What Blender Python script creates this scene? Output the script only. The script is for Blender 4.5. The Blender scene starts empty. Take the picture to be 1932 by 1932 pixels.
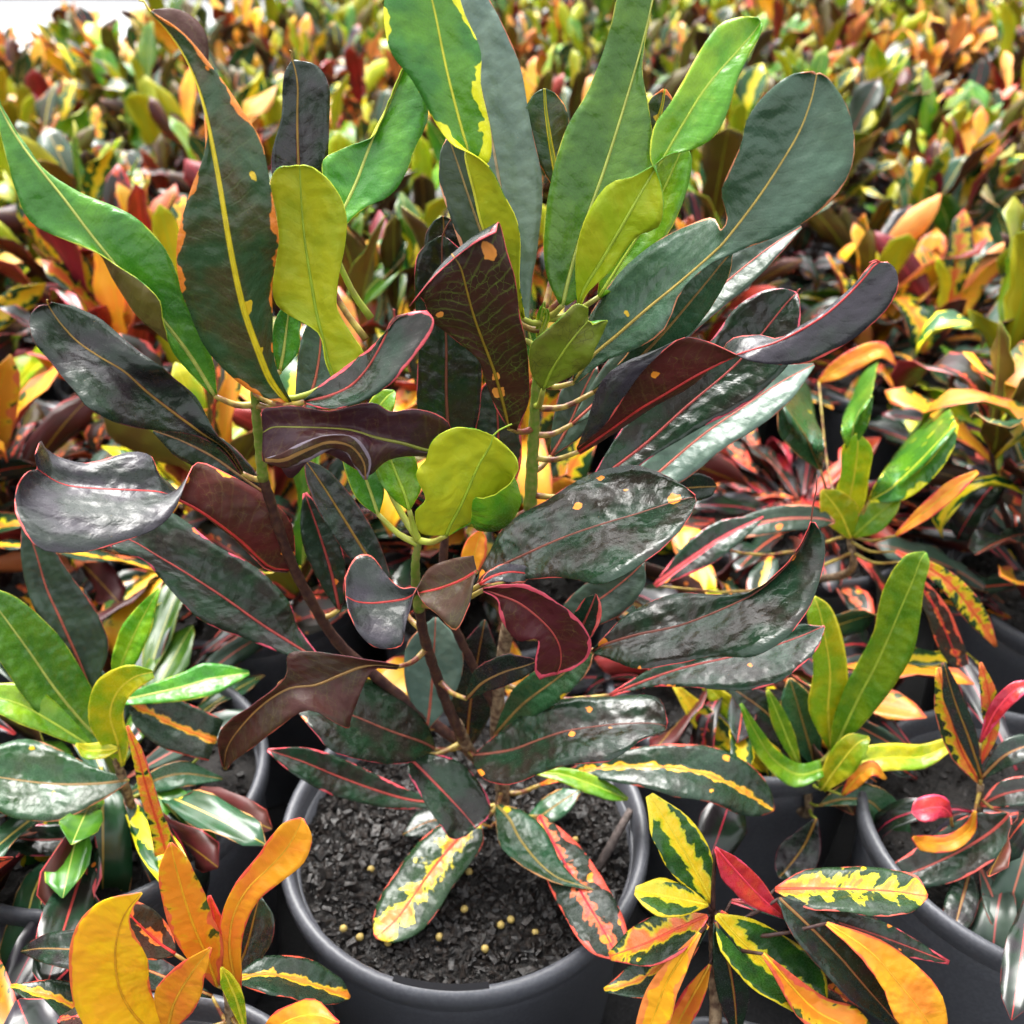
import bpy, math, random
import numpy as np
from mathutils import Vector, Matrix

R = math.radians
scene = bpy.context.scene
col = scene.collection

# ------------------------------------------------------------------ camera
CAM = Vector((0.028, -0.377, 0.658)); PITCH = R(32.5); FPX = 1779.0   # focal length in 1932-px units
cd = bpy.data.cameras.new('camera'); cam = bpy.data.objects.new('camera', cd); col.objects.link(cam)
cam.location = CAM; cam.rotation_euler = (R(90) - PITCH, 0, 0)
cd.sensor_width = 36; cd.lens = 36 * FPX / 1932; cd.clip_start = 0.01; cd.clip_end = 200
cd.dof.use_dof = True; cd.dof.focus_distance = 0.405; cd.dof.aperture_fstop = 9.5
scene.camera = cam

# ------------------------------------------------------------------ light: soft overcast day
SUN_EL, SUN_AZ = R(62), R(-25)
world = bpy.data.worlds.new('World'); scene.world = world; world.use_nodes = True
wn = world.node_tree; wn.nodes.clear()
sky = wn.nodes.new('ShaderNodeTexSky'); sky.sky_type = 'NISHITA'; sky.sun_disc = False
sky.sun_elevation = SUN_EL; sky.sun_rotation = SUN_AZ; sky.air_density = 2.0; sky.dust_density = 6.0; sky.ozone_density = 1.0
hs = wn.nodes.new('ShaderNodeHueSaturation'); hs.inputs['Saturation'].default_value = 0.14
bg = wn.nodes.new('ShaderNodeBackground'); bg.inputs['Strength'].default_value = 0.15
wo = wn.nodes.new('ShaderNodeOutputWorld')
wn.links.new(sky.outputs[0], hs.inputs['Color']); wn.links.new(hs.outputs[0], bg.inputs['Color']); wn.links.new(bg.outputs[0], wo.inputs[0])
sd = bpy.data.lights.new('sun', 'SUN'); sd.energy = 1.4; sd.angle = R(35); sd.color = (1, 0.97, 0.92)
sun = bpy.data.objects.new('sun', sd); col.objects.link(sun)
sdir = Vector((math.sin(SUN_AZ) * math.cos(SUN_EL), math.cos(SUN_AZ) * math.cos(SUN_EL), math.sin(SUN_EL)))
sun.rotation_euler = sdir.to_track_quat('Z', 'Y').to_euler(); sun.location = (0, 0, 3)
vs = scene.view_settings
vs.view_transform = 'Standard'; vs.look = 'None'; vs.gamma = 1; vs.use_curve_mapping = False
vs.exposure = 1.68
scene.cycles.max_bounces = 4; scene.cycles.diffuse_bounces = 2; scene.cycles.glossy_bounces = 2; scene.cycles.transmission_bounces = 2
scene.cycles.adaptive_threshold = .02
scene.render.resolution_x = scene.render.resolution_y = 1024

# ------------------------------------------------------------------ helpers
FWD = Vector((0, math.cos(PITCH), -math.sin(PITCH))); UP = Vector((0, math.sin(PITCH), math.cos(PITCH)))
def P(x, y, d):
    """photo pixel (1932 grid) -> point on the plane Y = d cm (or Z = d cm when 15 < d < 100, or Y = d - 100 cm when d >= 100)"""
    r = FWD + Vector((1, 0, 0)) * ((x - 966) / FPX) - UP * ((y - 966) / FPX)
    if d >= 100: d -= 100; t = (d / 100 - CAM.y) / r.y; return CAM + r * t
    t = (d / 100 - CAM.z) / r.z if d > 15 else (d / 100 - CAM.y) / r.y
    return CAM + r * t

def tag(o, label=None, cat=None, group=None, kind=None):
    if label: o['label'] = label
    if cat: o['category'] = cat
    if group: o['group'] = group
    if kind: o['kind'] = kind
    return o
def empty(name, loc=(0, 0, 0)):
    o = bpy.data.objects.new(name, None); col.objects.link(o); o.location = loc; o.empty_display_size = 0.02; return o
def link(name, me, parent=None, loc=(0, 0, 0)):
    o = bpy.data.objects.new(name, me); col.objects.link(o); o.parent = parent; o.location = loc; return o
def mesh(name, V, F, mats=(), mi=None, smooth=True):
    me = bpy.data.meshes.new(name); me.from_pydata([tuple(v) for v in V], [], F)
    for m in mats: me.materials.append(m)
    if mi is not None: me.polygons.foreach_set('material_index', mi)
    if smooth: me.polygons.foreach_set('use_smooth', [True] * len(me.polygons))
    me.update(); return me

def tube_data(pts, rad, n=7, cap=True):
    pts = [np.array(p, float) for p in pts]; V = []; F = []
    a0 = None
    for i, p in enumerate(pts):
        t = pts[min(i + 1, len(pts) - 1)] - pts[max(i - 1, 0)]; t /= (np.linalg.norm(t) + 1e-12)
        ref = a0 if a0 is not None else (np.array([1, 0, 0.]) if abs(t[0]) < .8 else np.array([0, 1, 0.]))
        a = ref - t * ref.dot(t); a /= (np.linalg.norm(a) + 1e-12); b = np.cross(t, a); a0 = a
        r = rad[i] if hasattr(rad, '__len__') else rad
        for k in range(n):
            an = 2 * math.pi * k / n
            V.append(p + (a * math.cos(an) + b * math.sin(an)) * r)
    for i in range(len(pts) - 1):
        for k in range(n):
            F.append((i * n + k, i * n + (k + 1) % n, (i + 1) * n + (k + 1) % n, (i + 1) * n + k))
    if cap:
        F.append(tuple(range(n))[::-1]); F.append(tuple((len(pts) - 1) * n + k for k in range(n)))
    return V, F
def catmull(C, m):
    """C: (k, ...) control rows -> (m, ...) samples, centripetal-ish uniform Catmull-Rom; also returns parameter"""
    C = np.asarray(C, float); k = len(C)
    E_ = np.concatenate([[2 * C[0] - C[1]], C, [2 * C[-1] - C[-2]]])
    T = np.linspace(0, k - 1, m); out = []
    for t in T:
        i = min(int(t), k - 2); u = t - i
        a, b, c, d = E_[i], E_[i + 1], E_[i + 2], E_[i + 3]
        out.append(.5 * (2 * b + (c - a) * u + (2 * a - 5 * b + 4 * c - d) * u * u + (3 * b - a - 3 * c + d) * u ** 3))
    return np.array(out)
def lathe(prof, n=64):
    V = []; F = []
    for r, z in prof:
        for k in range(n):
            a = 2 * math.pi * k / n; V.append((r * math.cos(a), r * math.sin(a), z))
    for i in range(len(prof) - 1):
        for k in range(n):
            F.append((i * n + k, i * n + (k + 1) % n, (i + 1) * n + (k + 1) % n, (i + 1) * n + k))
    return V, F

# ------------------------------------------------------------------ leaf material (one node group, many settings)
def build_leaf_group(lite=False):
    g = bpy.data.node_groups.new('leaf_blade', 'ShaderNodeTree'); I = g.interface
    def sock(n, t, dv=None):
        s = I.new_socket(n, in_out='INPUT', socket_type=t)
        if dv is not None: s.default_value = dv
    for n, c in (('ColA', (.02, .1, .02, 1)), ('ColB', (.04, .15, .02, 1)), ('VeinCol', (.5, .5, .05, 1)), ('SpotCol', (.9, .5, .05, 1)),
                 ('VarCol', (.9, .5, .05, 1)), ('VarCol2', (.9, .2, .05, 1)), ('EdgeCol', (.8, .1, .05, 1)), ('NetCol', (.2, .3, .02, 1))):
        sock(n, 'NodeSocketColor', c)
    for n, v in (('VeinW', .1), ('SpotAmt', 0.), ('VarAmt', 0.), ('EdgeW', .05), ('NetAmt', 0.), ('Lat', .1), ('Spec', .5), ('EdgeOn', 0.), ('VarFall', .32), ('Rough', .36), ('Transl', .1), ('Seed', 0.), ('Wet', 0.)):
        sock(n, 'NodeSocketFloat', v)
    I.new_socket('Shader', in_out='OUTPUT', socket_type='NodeSocketShader')
    N = g.nodes; L = g.links
    gi = N.new('NodeGroupInput'); go = N.new('NodeGroupOutput')
    def val(x, s):
        if isinstance(x, (int, float)): s.default_value = x
        else: L.new(x, s)
    def m(op, a, b=0, c=None, clamp=False):
        n = N.new('ShaderNodeMath'); n.operation = op; n.use_clamp = clamp
        val(a, n.inputs[0]); val(b, n.inputs[1])
        if c is not None: val(c, n.inputs[2])
        return n.outputs[0]
    def mr(v, a, b, c=0., d=1., smooth=True):
        n = N.new('ShaderNodeMapRange'); n.interpolation_type = 'SMOOTHSTEP' if smooth else 'LINEAR'; n.clamp = True
        val(v, n.inputs[0]); val(a, n.inputs[1]); val(b, n.inputs[2]); val(c, n.inputs[3]); val(d, n.inputs[4]); return n.outputs[0]
    def mix(f, a, b):
        n = N.new('ShaderNodeMix'); n.data_type = 'RGBA'; val(f, n.inputs[0]); L.new(a, n.inputs[6]); L.new(b, n.inputs[7]); return n.outputs[2]
    def noise(vec, sc, det=2.):
        n = N.new('ShaderNodeTexNoise'); n.noise_dimensions = '2D'; L.new(vec, n.inputs['Vector']); n.inputs['Scale'].default_value = sc; n.inputs['Detail'].default_value = det
        return n.outputs[0]
    u1 = N.new('ShaderNodeUVMap'); u1.uv_map = 'metric'; u2 = N.new('ShaderNodeUVMap'); u2.uv_map = 'edge'
    s1 = N.new('ShaderNodeSeparateXYZ'); s2 = N.new('ShaderNodeSeparateXYZ'); L.new(u1.outputs[0], s1.inputs[0]); L.new(u2.outputs[0], s2.inputs[0])
    s, al, ed, v = s1.outputs[0], s1.outputs[1], s2.outputs[0], s2.outputs[1]
    oi = N.new('ShaderNodeObjectInfo'); rnd = oi.outputs['Random']
    off = m('MULTIPLY_ADD', rnd, 57., m('MULTIPLY', gi.outputs['Seed'], 13.7))
    cb = N.new('ShaderNodeCombineXYZ'); L.new(m('ADD', s, off), cb.inputs[0]); L.new(al, cb.inputs[1]); vec = cb.outputs[0]
    ab = m('ABSOLUTE', s)
    nA = noise(vec, .55, 1. if lite else 3.); nB = noise(vec, 1.1, 2. if lite else 4.)
    if not lite: nF = noise(vec, 9., 3.)
    base = mix(mr(nA, .35, .68), gi.outputs['ColA'], gi.outputs['ColB'])
    wv = N.new('ShaderNodeVectorMath'); wv.operation = 'MULTIPLY_ADD'; wv.inputs[0].default_value = (0, 0, 0); L.new(vec, wv.inputs[2]); c = base
    if not lite:
        # lateral veins
        q = m('ADD', m('MULTIPLY', m('SUBTRACT', al, m('MULTIPLY', ab, .6)), 1.9), m('MULTIPLY', nB, .8))
        tri = m('ABSOLUTE', m('SUBTRACT', m('FRACT', q), .5))
        lat = mr(tri, .13, .0)
        latm = m('MULTIPLY', m('MULTIPLY', lat, gi.outputs['Lat']), mr(nA, .3, .6))
        # fine net
        vo = N.new('ShaderNodeTexVoronoi'); vo.voronoi_dimensions = '2D'; vo.feature = 'DISTANCE_TO_EDGE'; vo.inputs['Scale'].default_value = 3.2
        nc = N.new('ShaderNodeTexNoise'); nc.noise_dimensions = '2D'; L.new(vec, nc.inputs['Vector']); nc.inputs['Scale'].default_value = 2.
        L.new(nc.outputs['Color'], wv.inputs[0]); wv.inputs[1].default_value = (.35, .35, 0); L.new(vec, wv.inputs[2])
        L.new(wv.outputs[0], vo.inputs['Vector'])
        net = m('MULTIPLY', mr(vo.outputs['Distance'], .045, .0), mr(nB, .35, .7))
        netm = m('MULTIPLY', net, gi.outputs['NetAmt'], clamp=True)
        c = mix(latm, base, gi.outputs['NetCol']); c = mix(netm, c, gi.outputs['NetCol'])
    # variegation: blotches spreading from the midrib, feathered along the side veins
    cq = N.new('ShaderNodeCombineXYZ'); L.new(m('MULTIPLY', m('ADD', s, off), .55), cq.inputs[0]); L.new(m('MULTIPLY', m('SUBTRACT', al, m('MULTIPLY', ab, .6)), 1.5), cq.inputs[1])
    nV = noise(cq.outputs[0], 1.1, 2. if lite else 4.)
    vv = m('ADD', m('MULTIPLY', m('ADD', nV, nB), .75), m('SUBTRACT', m('MULTIPLY', gi.outputs['VarAmt'], 1.5), m('ADD', m('MULTIPLY', ab, gi.outputs['VarFall']), 1.05)))
    vm = mr(vv, .46, .54); vcore = mr(vv, .53, .72)
    c = mix(vm, c, mix(vcore, gi.outputs['VarCol'], gi.outputs['VarCol2']))
    # round spots
    sp = N.new('ShaderNodeTexVoronoi'); sp.voronoi_dimensions = '2D'; sp.inputs['Scale'].default_value = .75; sp.inputs['Randomness'].default_value = .9
    L.new(wv.outputs[0], sp.inputs['Vector'])
    sc = N.new('ShaderNodeSeparateColor'); L.new(sp.outputs['Color'], sc.inputs[0])
    rad = m('MULTIPLY', m('LESS_THAN', sc.outputs[0], gi.outputs['SpotAmt']), m('MULTIPLY_ADD', sc.outputs[1], .22, .05))
    dd = m('SUBTRACT', rad, sp.outputs['Distance'])
    c = mix(mr(dd, -.012, .012), c, gi.outputs['SpotCol'])
    # margin
    ew = gi.outputs['EdgeW']
    em = mr(m('SUBTRACT', m('MULTIPLY', ew, m('ADD', m('MULTIPLY_ADD', nA, 9., -4.3), gi.outputs['EdgeOn'])), ed), -.012, .012)
    c = mix(m('MULTIPLY', em, m('GREATER_THAN', ew, .001)), c, gi.outputs['EdgeCol'])
    # midrib
    w = m('MULTIPLY', gi.outputs['VeinW'], m('MULTIPLY_ADD', v, -.7, 1.))
    mm = mr(ab, m('MULTIPLY', w, 1.1), m('MULTIPLY', w, .7))
    c = mix(mm, c, gi.outputs['VeinCol'])
    # small per-leaf variation
    hv = N.new('ShaderNodeHueSaturation'); L.new(c, hv.inputs['Color'])
    L.new(m('MULTIPLY_ADD', rnd, .03, .485), hv.inputs['Hue']); L.new(m('MULTIPLY_ADD', rnd, .75 if lite else .4, .45 if lite else .8), hv.inputs['Value'])
    c = hv.outputs[0]
    ro = gi.outputs['Rough']
    if not lite:
        wet = m('MULTIPLY', mr(noise(vec, .9, 1.), .63, .65), gi.outputs['Wet'])
        ro = m('ADD', gi.outputs['Rough'], m('MULTIPLY_ADD', nF, .24, -.11)); ro = m('SUBTRACT', ro, m('MULTIPLY', wet, .25))
        h = m('ADD', m('MULTIPLY', nF, .2), m('SUBTRACT', m('MULTIPLY', noise(vec, 1.3, 1.), 2.6), m('MULTIPLY', m('MULTIPLY', lat, nB), .13)))
        h = m('SUBTRACT', h, m('MULTIPLY', mm, .6))
        bp = N.new('ShaderNodeBump'); bp.inputs['Strength'].default_value = .55; bp.inputs['Distance'].default_value = .0009; L.new(h, bp.inputs['Height'])
    pr = N.new('ShaderNodeBsdfPrincipled'); L.new(c, pr.inputs['Base Color']); L.new(ro, pr.inputs['Roughness']); (None if lite else L.new(bp.outputs[0], pr.inputs['Normal']))
    L.new(gi.outputs['Spec'], pr.inputs['Specular IOR Level'])
    if lite: L.new(pr.outputs[0], go.inputs[0]); return g
    tr = N.new('ShaderNodeBsdfTranslucent'); L.new(c, tr.inputs['Color'])
    ms = N.new('ShaderNodeMixShader'); L.new(gi.outputs['Transl'], ms.inputs[0]); L.new(pr.outputs[0], ms.inputs[1]); L.new(tr.outputs[0], ms.inputs[2])
    L.new(ms.outputs[0], go.inputs[0])
    return g
LEAF = build_leaf_group(); LEAF_FAR = build_leaf_group(True)
def leafmat(name, far=False, **kw):
    mt = bpy.data.materials.new(name); mt.use_nodes = True; t = mt.node_tree; t.nodes.clear()
    g = t.nodes.new('ShaderNodeGroup'); g.node_tree = LEAF_FAR if far else LEAF; o = t.nodes.new('ShaderNodeOutputMaterial'); t.links.new(g.outputs[0], o.inputs[0])
    for k, v in kw.items():
        g.inputs[k].default_value = (*v, 1) if isinstance(v, tuple) else v
    mt.use_backface_culling = False
    return mt
RED = (.55, .035, .035); PINK = (.72, .09, .10); PNK2 = (.42, .06, .05); YEL = (.75, .52, .02); ORA = (.85, .26, .03); LIME = (.32, .42, .012); MAR = (.085, .012, .013)
PAL = dict(
 # upper faces
 dark=dict(ColA=(.011, .027, .014), ColB=(.020, .016, .018), VeinCol=RED, EdgeCol=(.16, .03, .03), EdgeW=.02, NetCol=(.03, .05, .03), Rough=.23, Transl=.02, Seed=1.),
 darkspot=dict(ColA=(.010, .030, .014), ColB=(.020, .016, .012), VeinCol=(.22, .06, .04), EdgeCol=PINK, EdgeW=.02, SpotCol=ORA, SpotAmt=.06, NetCol=(.03, .05, .03), Rough=.22, Transl=.02, Seed=2., Wet=.6),
 darkpink=dict(ColA=(.012, .036, .018), ColB=(.022, .02, .016), VeinCol=PNK2, EdgeCol=PINK, EdgeW=.07, SpotCol=ORA, SpotAmt=.05, NetCol=(.03, .06, .03), Rough=.22, Transl=.02, Seed=3.),
 purple=dict(ColA=(.03, .025, .035), ColB=(.018, .026, .02), VeinCol=RED, EdgeCol=PINK, EdgeW=.05, NetCol=(.05, .05, .05), Rough=.29, Transl=.02, Seed=4.),
 grey=dict(ColA=(.045, .085, .055), ColB=(.03, .055, .04), VeinCol=(.5, .12, .08), EdgeCol=(.4, .1, .06), EdgeW=.03, NetCol=(.06, .1, .06), Rough=.34, Transl=.03, Seed=5.),
 greypink=dict(ColA=(.03, .055, .035), ColB=(.025, .05, .025), VeinCol=(.3, .2, .08), EdgeCol=(.8, .35, .2), EdgeW=.08, SpotCol=ORA, SpotAmt=.1, NetCol=(.06, .1, .06), Rough=.42, Transl=.03, Seed=41.),
 dgreen=dict(ColA=(.022, .085, .032), ColB=(.03, .065, .024), VeinCol=(.5, .36, .08), EdgeCol=(.7, .3, .12), EdgeW=.04, SpotCol=YEL, SpotAmt=.06, NetCol=(.05, .12, .04), Rough=.27, Transl=.04, Seed=6., Wet=.7),
 olive=dict(ColA=(.028, .075, .024), ColB=(.06, .05, .014), VeinCol=(.75, .6, .02), VeinW=.17, EdgeCol=ORA, EdgeW=.09, SpotCol=YEL, SpotAmt=.1, NetCol=(.1, .16, .04), NetAmt=.4, Lat=.22, Rough=.29, Transl=.04, Seed=7.),
 green=dict(ColA=(.05, .18, .016), ColB=(.095, .26, .015), VeinCol=(.5, .55, .12), EdgeCol=(.45, .5, .04), EdgeW=.03, NetCol=(.07, .22, .06), Rough=.26, Transl=.08, Seed=8.),
 greenyel=dict(EdgeOn=.7, ColA=(.045, .16, .018), ColB=(.1, .24, .012), VeinCol=(.7, .68, .05), EdgeCol=(.78, .7, .02), EdgeW=.17, SpotCol=(.6, .55, .02), SpotAmt=.12, VarCol=(.5, .52, .02), VarCol2=(.75, .6, .02), VarAmt=.12, NetCol=(.1, .25, .05), Rough=.26, Transl=.1, Seed=9.),
 lime=dict(ColA=(.10, .30, .012), ColB=(.22, .40, .012), VeinCol=(.48, .58, .1), EdgeCol=(.6, .65, .04), EdgeW=.03, NetCol=(.25, .45, .05), Rough=.25, Transl=.18, Seed=10.),
 limeyel=dict(EdgeOn=.7, ColA=(.24, .42, .012), ColB=(.55, .52, .012), VeinCol=(.75, .68, .05), EdgeCol=(.8, .72, .04), EdgeW=.06, VarCol=(.7, .6, .02), VarCol2=(.85, .65, .03), VarAmt=.3, NetCol=(.4, .5, .05), Rough=.26, Transl=.2, Seed=11.),
 bandyel=dict(VarFall=.95, EdgeOn=.7, ColA=(.015, .06, .014), ColB=(.03, .12, .012), VeinCol=(.8, .62, .03), EdgeCol=(.75, .62, .02), EdgeW=.1, VarCol=(.6, .58, .02), VarCol2=(.85, .6, .02), VarAmt=.82, SpotCol=YEL, SpotAmt=.12, NetCol=(.1, .2, .05), Rough=.27, Transl=.08, Seed=12.),
 band=dict(VarFall=1.5, ColA=(.014, .04, .02), ColB=(.02, .03, .018), VeinCol=ORA, EdgeCol=(.75, .12, .06), EdgeW=.05, VarCol=(.75, .5, .02), VarCol2=(.85, .28, .03), VarAmt=.72, SpotCol=(.85, .4, .03), SpotAmt=.12, NetCol=(.05, .08, .04), Rough=.27, Transl=.04, Seed=13.),
 varor=dict(VarFall=.45, ColA=(.02, .06, .018), ColB=(.02, .04, .02), VeinCol=(.8, .1, .04), EdgeCol=(.8, .15, .1), EdgeW=.06, VarCol=(.72, .62, .02), VarCol2=(.88, .26, .05), VarAmt=.72, SpotCol=YEL, SpotAmt=.25, NetCol=(.05, .1, .04), Rough=.27, Transl=.06, Seed=14.),
 varpink=dict(EdgeOn=.7, VarFall=.5, ColA=(.02, .035, .022), ColB=(.03, .03, .02), VeinCol=(.7, .03, .07), EdgeCol=(.85, .07, .09), EdgeW=.16, VarCol=(.8, .13, .06), VarCol2=(.85, .07, .09), VarAmt=.64, SpotCol=ORA, SpotAmt=.2, NetCol=(.05, .08, .04), Rough=.27, Transl=.05, Seed=15.),
 orange=dict(EdgeOn=.7, ColA=(.92, .40, .02), ColB=(.92, .28, .03), VeinCol=(.85, .42, .03), EdgeCol=(.85, .12, .06), EdgeW=.06, VarCol=(.9, .5, .02), VarCol2=(.92, .5, .02), VarAmt=.3, NetCol=(.85, .3, .1), Rough=.42, Transl=.22, Seed=16.),
 yellow=dict(EdgeOn=.7, ColA=(.92, .56, .012), ColB=(.92, .46, .02), VeinCol=(.85, .42, .02), EdgeCol=(.85, .16, .06), EdgeW=.05, VarCol=(.9, .55, .012), VarCol2=(.9, .55, .012), VarAmt=.2, NetCol=(.85, .4, .05), Rough=.42, Transl=.22, Seed=17.),
 orangegreen=dict(EdgeOn=.7, ColA=(.05, .1, .012), ColB=(.03, .06, .01), VeinCol=(.85, .45, .02), EdgeCol=(.85, .2, .06), EdgeW=.15, VarCol=(.85, .5, .015), VarCol2=(.9, .36, .02), VarAmt=.8, NetCol=(.5, .3, .05), Rough=.42, Transl=.18, Seed=18.),
 red=dict(ColA=(.5, .03, .025), ColB=(.62, .09, .03), VeinCol=(.75, .05, .08), EdgeCol=(.8, .07, .1), EdgeW=.08, VarCol=(.04, .02, .015), VarCol2=(.03, .03, .02), VarAmt=.3, NetCol=(.6, .1, .05), Rough=.29, Transl=.12, Seed=19.),
 reddark=dict(ColA=(.03, .03, .02), ColB=(.05, .018, .015), VeinCol=(.7, .05, .05), EdgeCol=(.75, .1, .06), EdgeW=.12, VarCol=(.8, .18, .04), VarCol2=(.7, .05, .05), VarAmt=.56, VarFall=.6, SpotCol=ORA, SpotAmt=.2, NetCol=(.1, .05, .03), Rough=.29, Transl=.05, Seed=20.),
 # lower faces
 umaroon=dict(ColA=(.085, .013, .014), ColB=(.06, .016, .01), VeinCol=(.28, .16, .02), EdgeCol=PINK, EdgeW=.03, SpotCol=ORA, SpotAmt=.06, NetCol=(.17, .12, .03), NetAmt=.55, Lat=.15, Spec=.3, Rough=.42, Transl=.03, Seed=21.),
 ubrown=dict(ColA=(.065, .022, .014), ColB=(.05, .03, .016), VeinCol=(.3, .17, .05), EdgeCol=(.4, .12, .06), EdgeW=.03, SpotCol=ORA, SpotAmt=.08, NetCol=(.15, .14, .03), NetAmt=.5, Lat=.15, Spec=.3, Rough=.44, Transl=.03, Seed=22.),
 upurple=dict(ColA=(.04, .012, .02), ColB=(.05, .012, .014), VeinCol=(.25, .25, .04), EdgeCol=PINK, EdgeW=.02, NetCol=(.14, .09, .03), NetAmt=.4, Lat=.2, Spec=.35, Rough=.38, Transl=.02, Seed=23.),
 umarspot=dict(ColA=(.06, .018, .012), ColB=(.045, .02, .012), VeinCol=(.32, .2, .02), EdgeCol=PINK, EdgeW=.03, SpotCol=(.88, .33, .06), SpotAmt=.13, NetCol=(.14, .2, .03), NetAmt=.9, Lat=.4, Spec=.3, Rough=.42, Transl=.03, Seed=24.),
 uolive=dict(ColA=(.46, .44, .014), ColB=(.38, .41, .014), VeinCol=(.34, .48, .03), EdgeCol=(.62, .62, .04), EdgeW=.02, NetCol=(.42, .44, .05), NetAmt=.4, Spec=.3, Rough=.42, Transl=.18, Seed=25.),
 ulime=dict(ColA=(.36, .46, .012), ColB=(.44, .46, .014), VeinCol=(.42, .56, .05), EdgeCol=(.7, .68, .06), EdgeW=.02, NetCol=(.46, .52, .05), NetAmt=.2, Spec=.35, Rough=.38, Transl=.2, Seed=26.),
 ufreckle=dict(ColA=(.15, .19, .012), ColB=(.12, .12, .012), VeinCol=(.3, .38, .03), EdgeCol=(.2, .26, .03), EdgeW=.02, NetCol=(.03, .03, .01), NetAmt=1.0, Spec=.3, Rough=.42, Transl=.1, Seed=27.),
 uolbrown=dict(ColA=(.11, .085, .015), ColB=(.09, .05, .012), VeinCol=(.25, .3, .03), EdgeCol=(.3, .15, .04), EdgeW=.02, NetCol=(.18, .2, .03), NetAmt=.5, Spec=.3, Rough=.44, Transl=.08, Seed=28.),
 uorange=dict(ColA=(.85, .33, .1), ColB=(.8, .26, .08), VeinCol=(.85, .3, .06), EdgeCol=(.8, .12, .08), EdgeW=.03, NetCol=(.8, .18, .1), NetAmt=.3, Spec=.3, Rough=.45, Transl=.2, Seed=29.),
 ured=dict(ColA=(.3, .02, .02), ColB=(.2, .02, .018), VeinCol=(.55, .05, .05), EdgeCol=PINK, EdgeW=.04, NetCol=(.3, .08, .04), NetAmt=.3, Spec=.3, Rough=.42, Transl=.06, Seed=30.),
)
M = {}
def mat(k, ov=None):
    if ov:
        kk = k + '_' + '_'.join('%s%s' % (a, b) for a, b in sorted(ov.items()))
        if kk not in M: M[kk] = leafmat('leaf_' + kk[:40], **{**PAL[k], **ov})
        return M[kk]
    if k not in M: M[k] = leafmat('leaf_' + k, k.startswith('far_'), **PAL[k.replace('far_', '')])
    return M[k]
def plain(name, c, rough=.5, spec=.5, noise=None, bump=0., scale=200., c2=None):
    mt = bpy.data.materials.new(name); mt.use_nodes = True; t = mt.node_tree; b = t.nodes['Principled BSDF']
    b.inputs['Base Color'].default_value = (*c, 1); b.inputs['Roughness'].default_value = rough; b.inputs['Specular IOR Level'].default_value = spec
    if c2 or bump:
        tc = t.nodes.new('ShaderNodeTexCoord'); n = t.nodes.new('ShaderNodeTexNoise'); n.inputs['Scale'].default_value = scale; n.inputs['Detail'].default_value = 5
        t.links.new(tc.outputs['Object'], n.inputs['Vector'])
        if c2:
            mx = t.nodes.new('ShaderNodeMix'); mx.data_type = 'RGBA'; mx.inputs[6].default_value = (*c, 1); mx.inputs[7].default_value = (*c2, 1)
            rp = t.nodes.new('ShaderNodeMapRange'); rp.inputs[1].default_value = .4; rp.inputs[2].default_value = .62; t.links.new(n.outputs[0], rp.inputs[0])
            t.links.new(rp.outputs[0], mx.inputs[0]); t.links.new(mx.outputs[2], b.inputs['Base Color'])
        if bump:
            bp = t.nodes.new('ShaderNodeBump'); bp.inputs['Strength'].default_value = bump; bp.inputs['Distance'].default_value = .002
            t.links.new(n.outputs[0], bp.inputs['Height']); t.links.new(bp.outputs[0], b.inputs['Normal'])
    return mt
MW = plain('stem_woody', (.09, .05, .03), .7, .3, bump=.6, scale=260, c2=(.28, .2, .12))
MSD = plain('stem_dark', (.035, .012, .012), .5, .4, bump=.3, scale=300, c2=(.07, .03, .02))
MSG = plain('stem_green', (.12, .2, .02), .45, .4, bump=.3, scale=380, c2=(.2, .22, .05))
MPG = plain('petiole_green', (.34, .4, .04), .4, .45, scale=120, c2=(.3, .28, .05))
MPR = plain('petiole_red', (.14, .03, .02), .4, .45, scale=150, c2=(.4, .3, .06))
MPO = plain('pot_plastic', (.07, .073, .086), .4, .5, bump=.08, scale=500, c2=(.092, .096, .11))
MPI = plain('pot_slot_shade', (.01, .01, .012), .7, .1)  # near-black colour stands in for the shade inside the rim recess
MSO = plain('soil_dark', (.006, .005, .0045), .75, .4, bump=1., scale=340, c2=(.018, .015, .013))
MBK = plain('bark_chip', (.006, .005, .0045), .42, .5, bump=.9, scale=300, c2=(.022, .016, .013))
MPE = plain('fertiliser', (.5, .36, .1), .5, .4, scale=300, c2=(.36, .26, .08))
MTW = plain('twig_grey', (.07, .055, .05), .7, .3, bump=.6, scale=300, c2=(.14, .11, .1))
MGR = plain('ground_fabric', (.012, .012, .013), .8, .3, bump=.5, scale=500, c2=(.025, .025, .026))
MPA = plain('path_concrete', (.55, .55, .55), .8, .3, bump=.2, scale=30, c2=(.66, .66, .66))
MWA = plain('white_film', (.82, .83, .85), .5, .4, scale=3, c2=(.74, .76, .78))
MST = plain('grey_steel', (.35, .36, .37), .4, .5)
MTR = plain('tray_plastic', (.10, .10, .115), .45, .5, bump=.1, scale=300)

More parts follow.
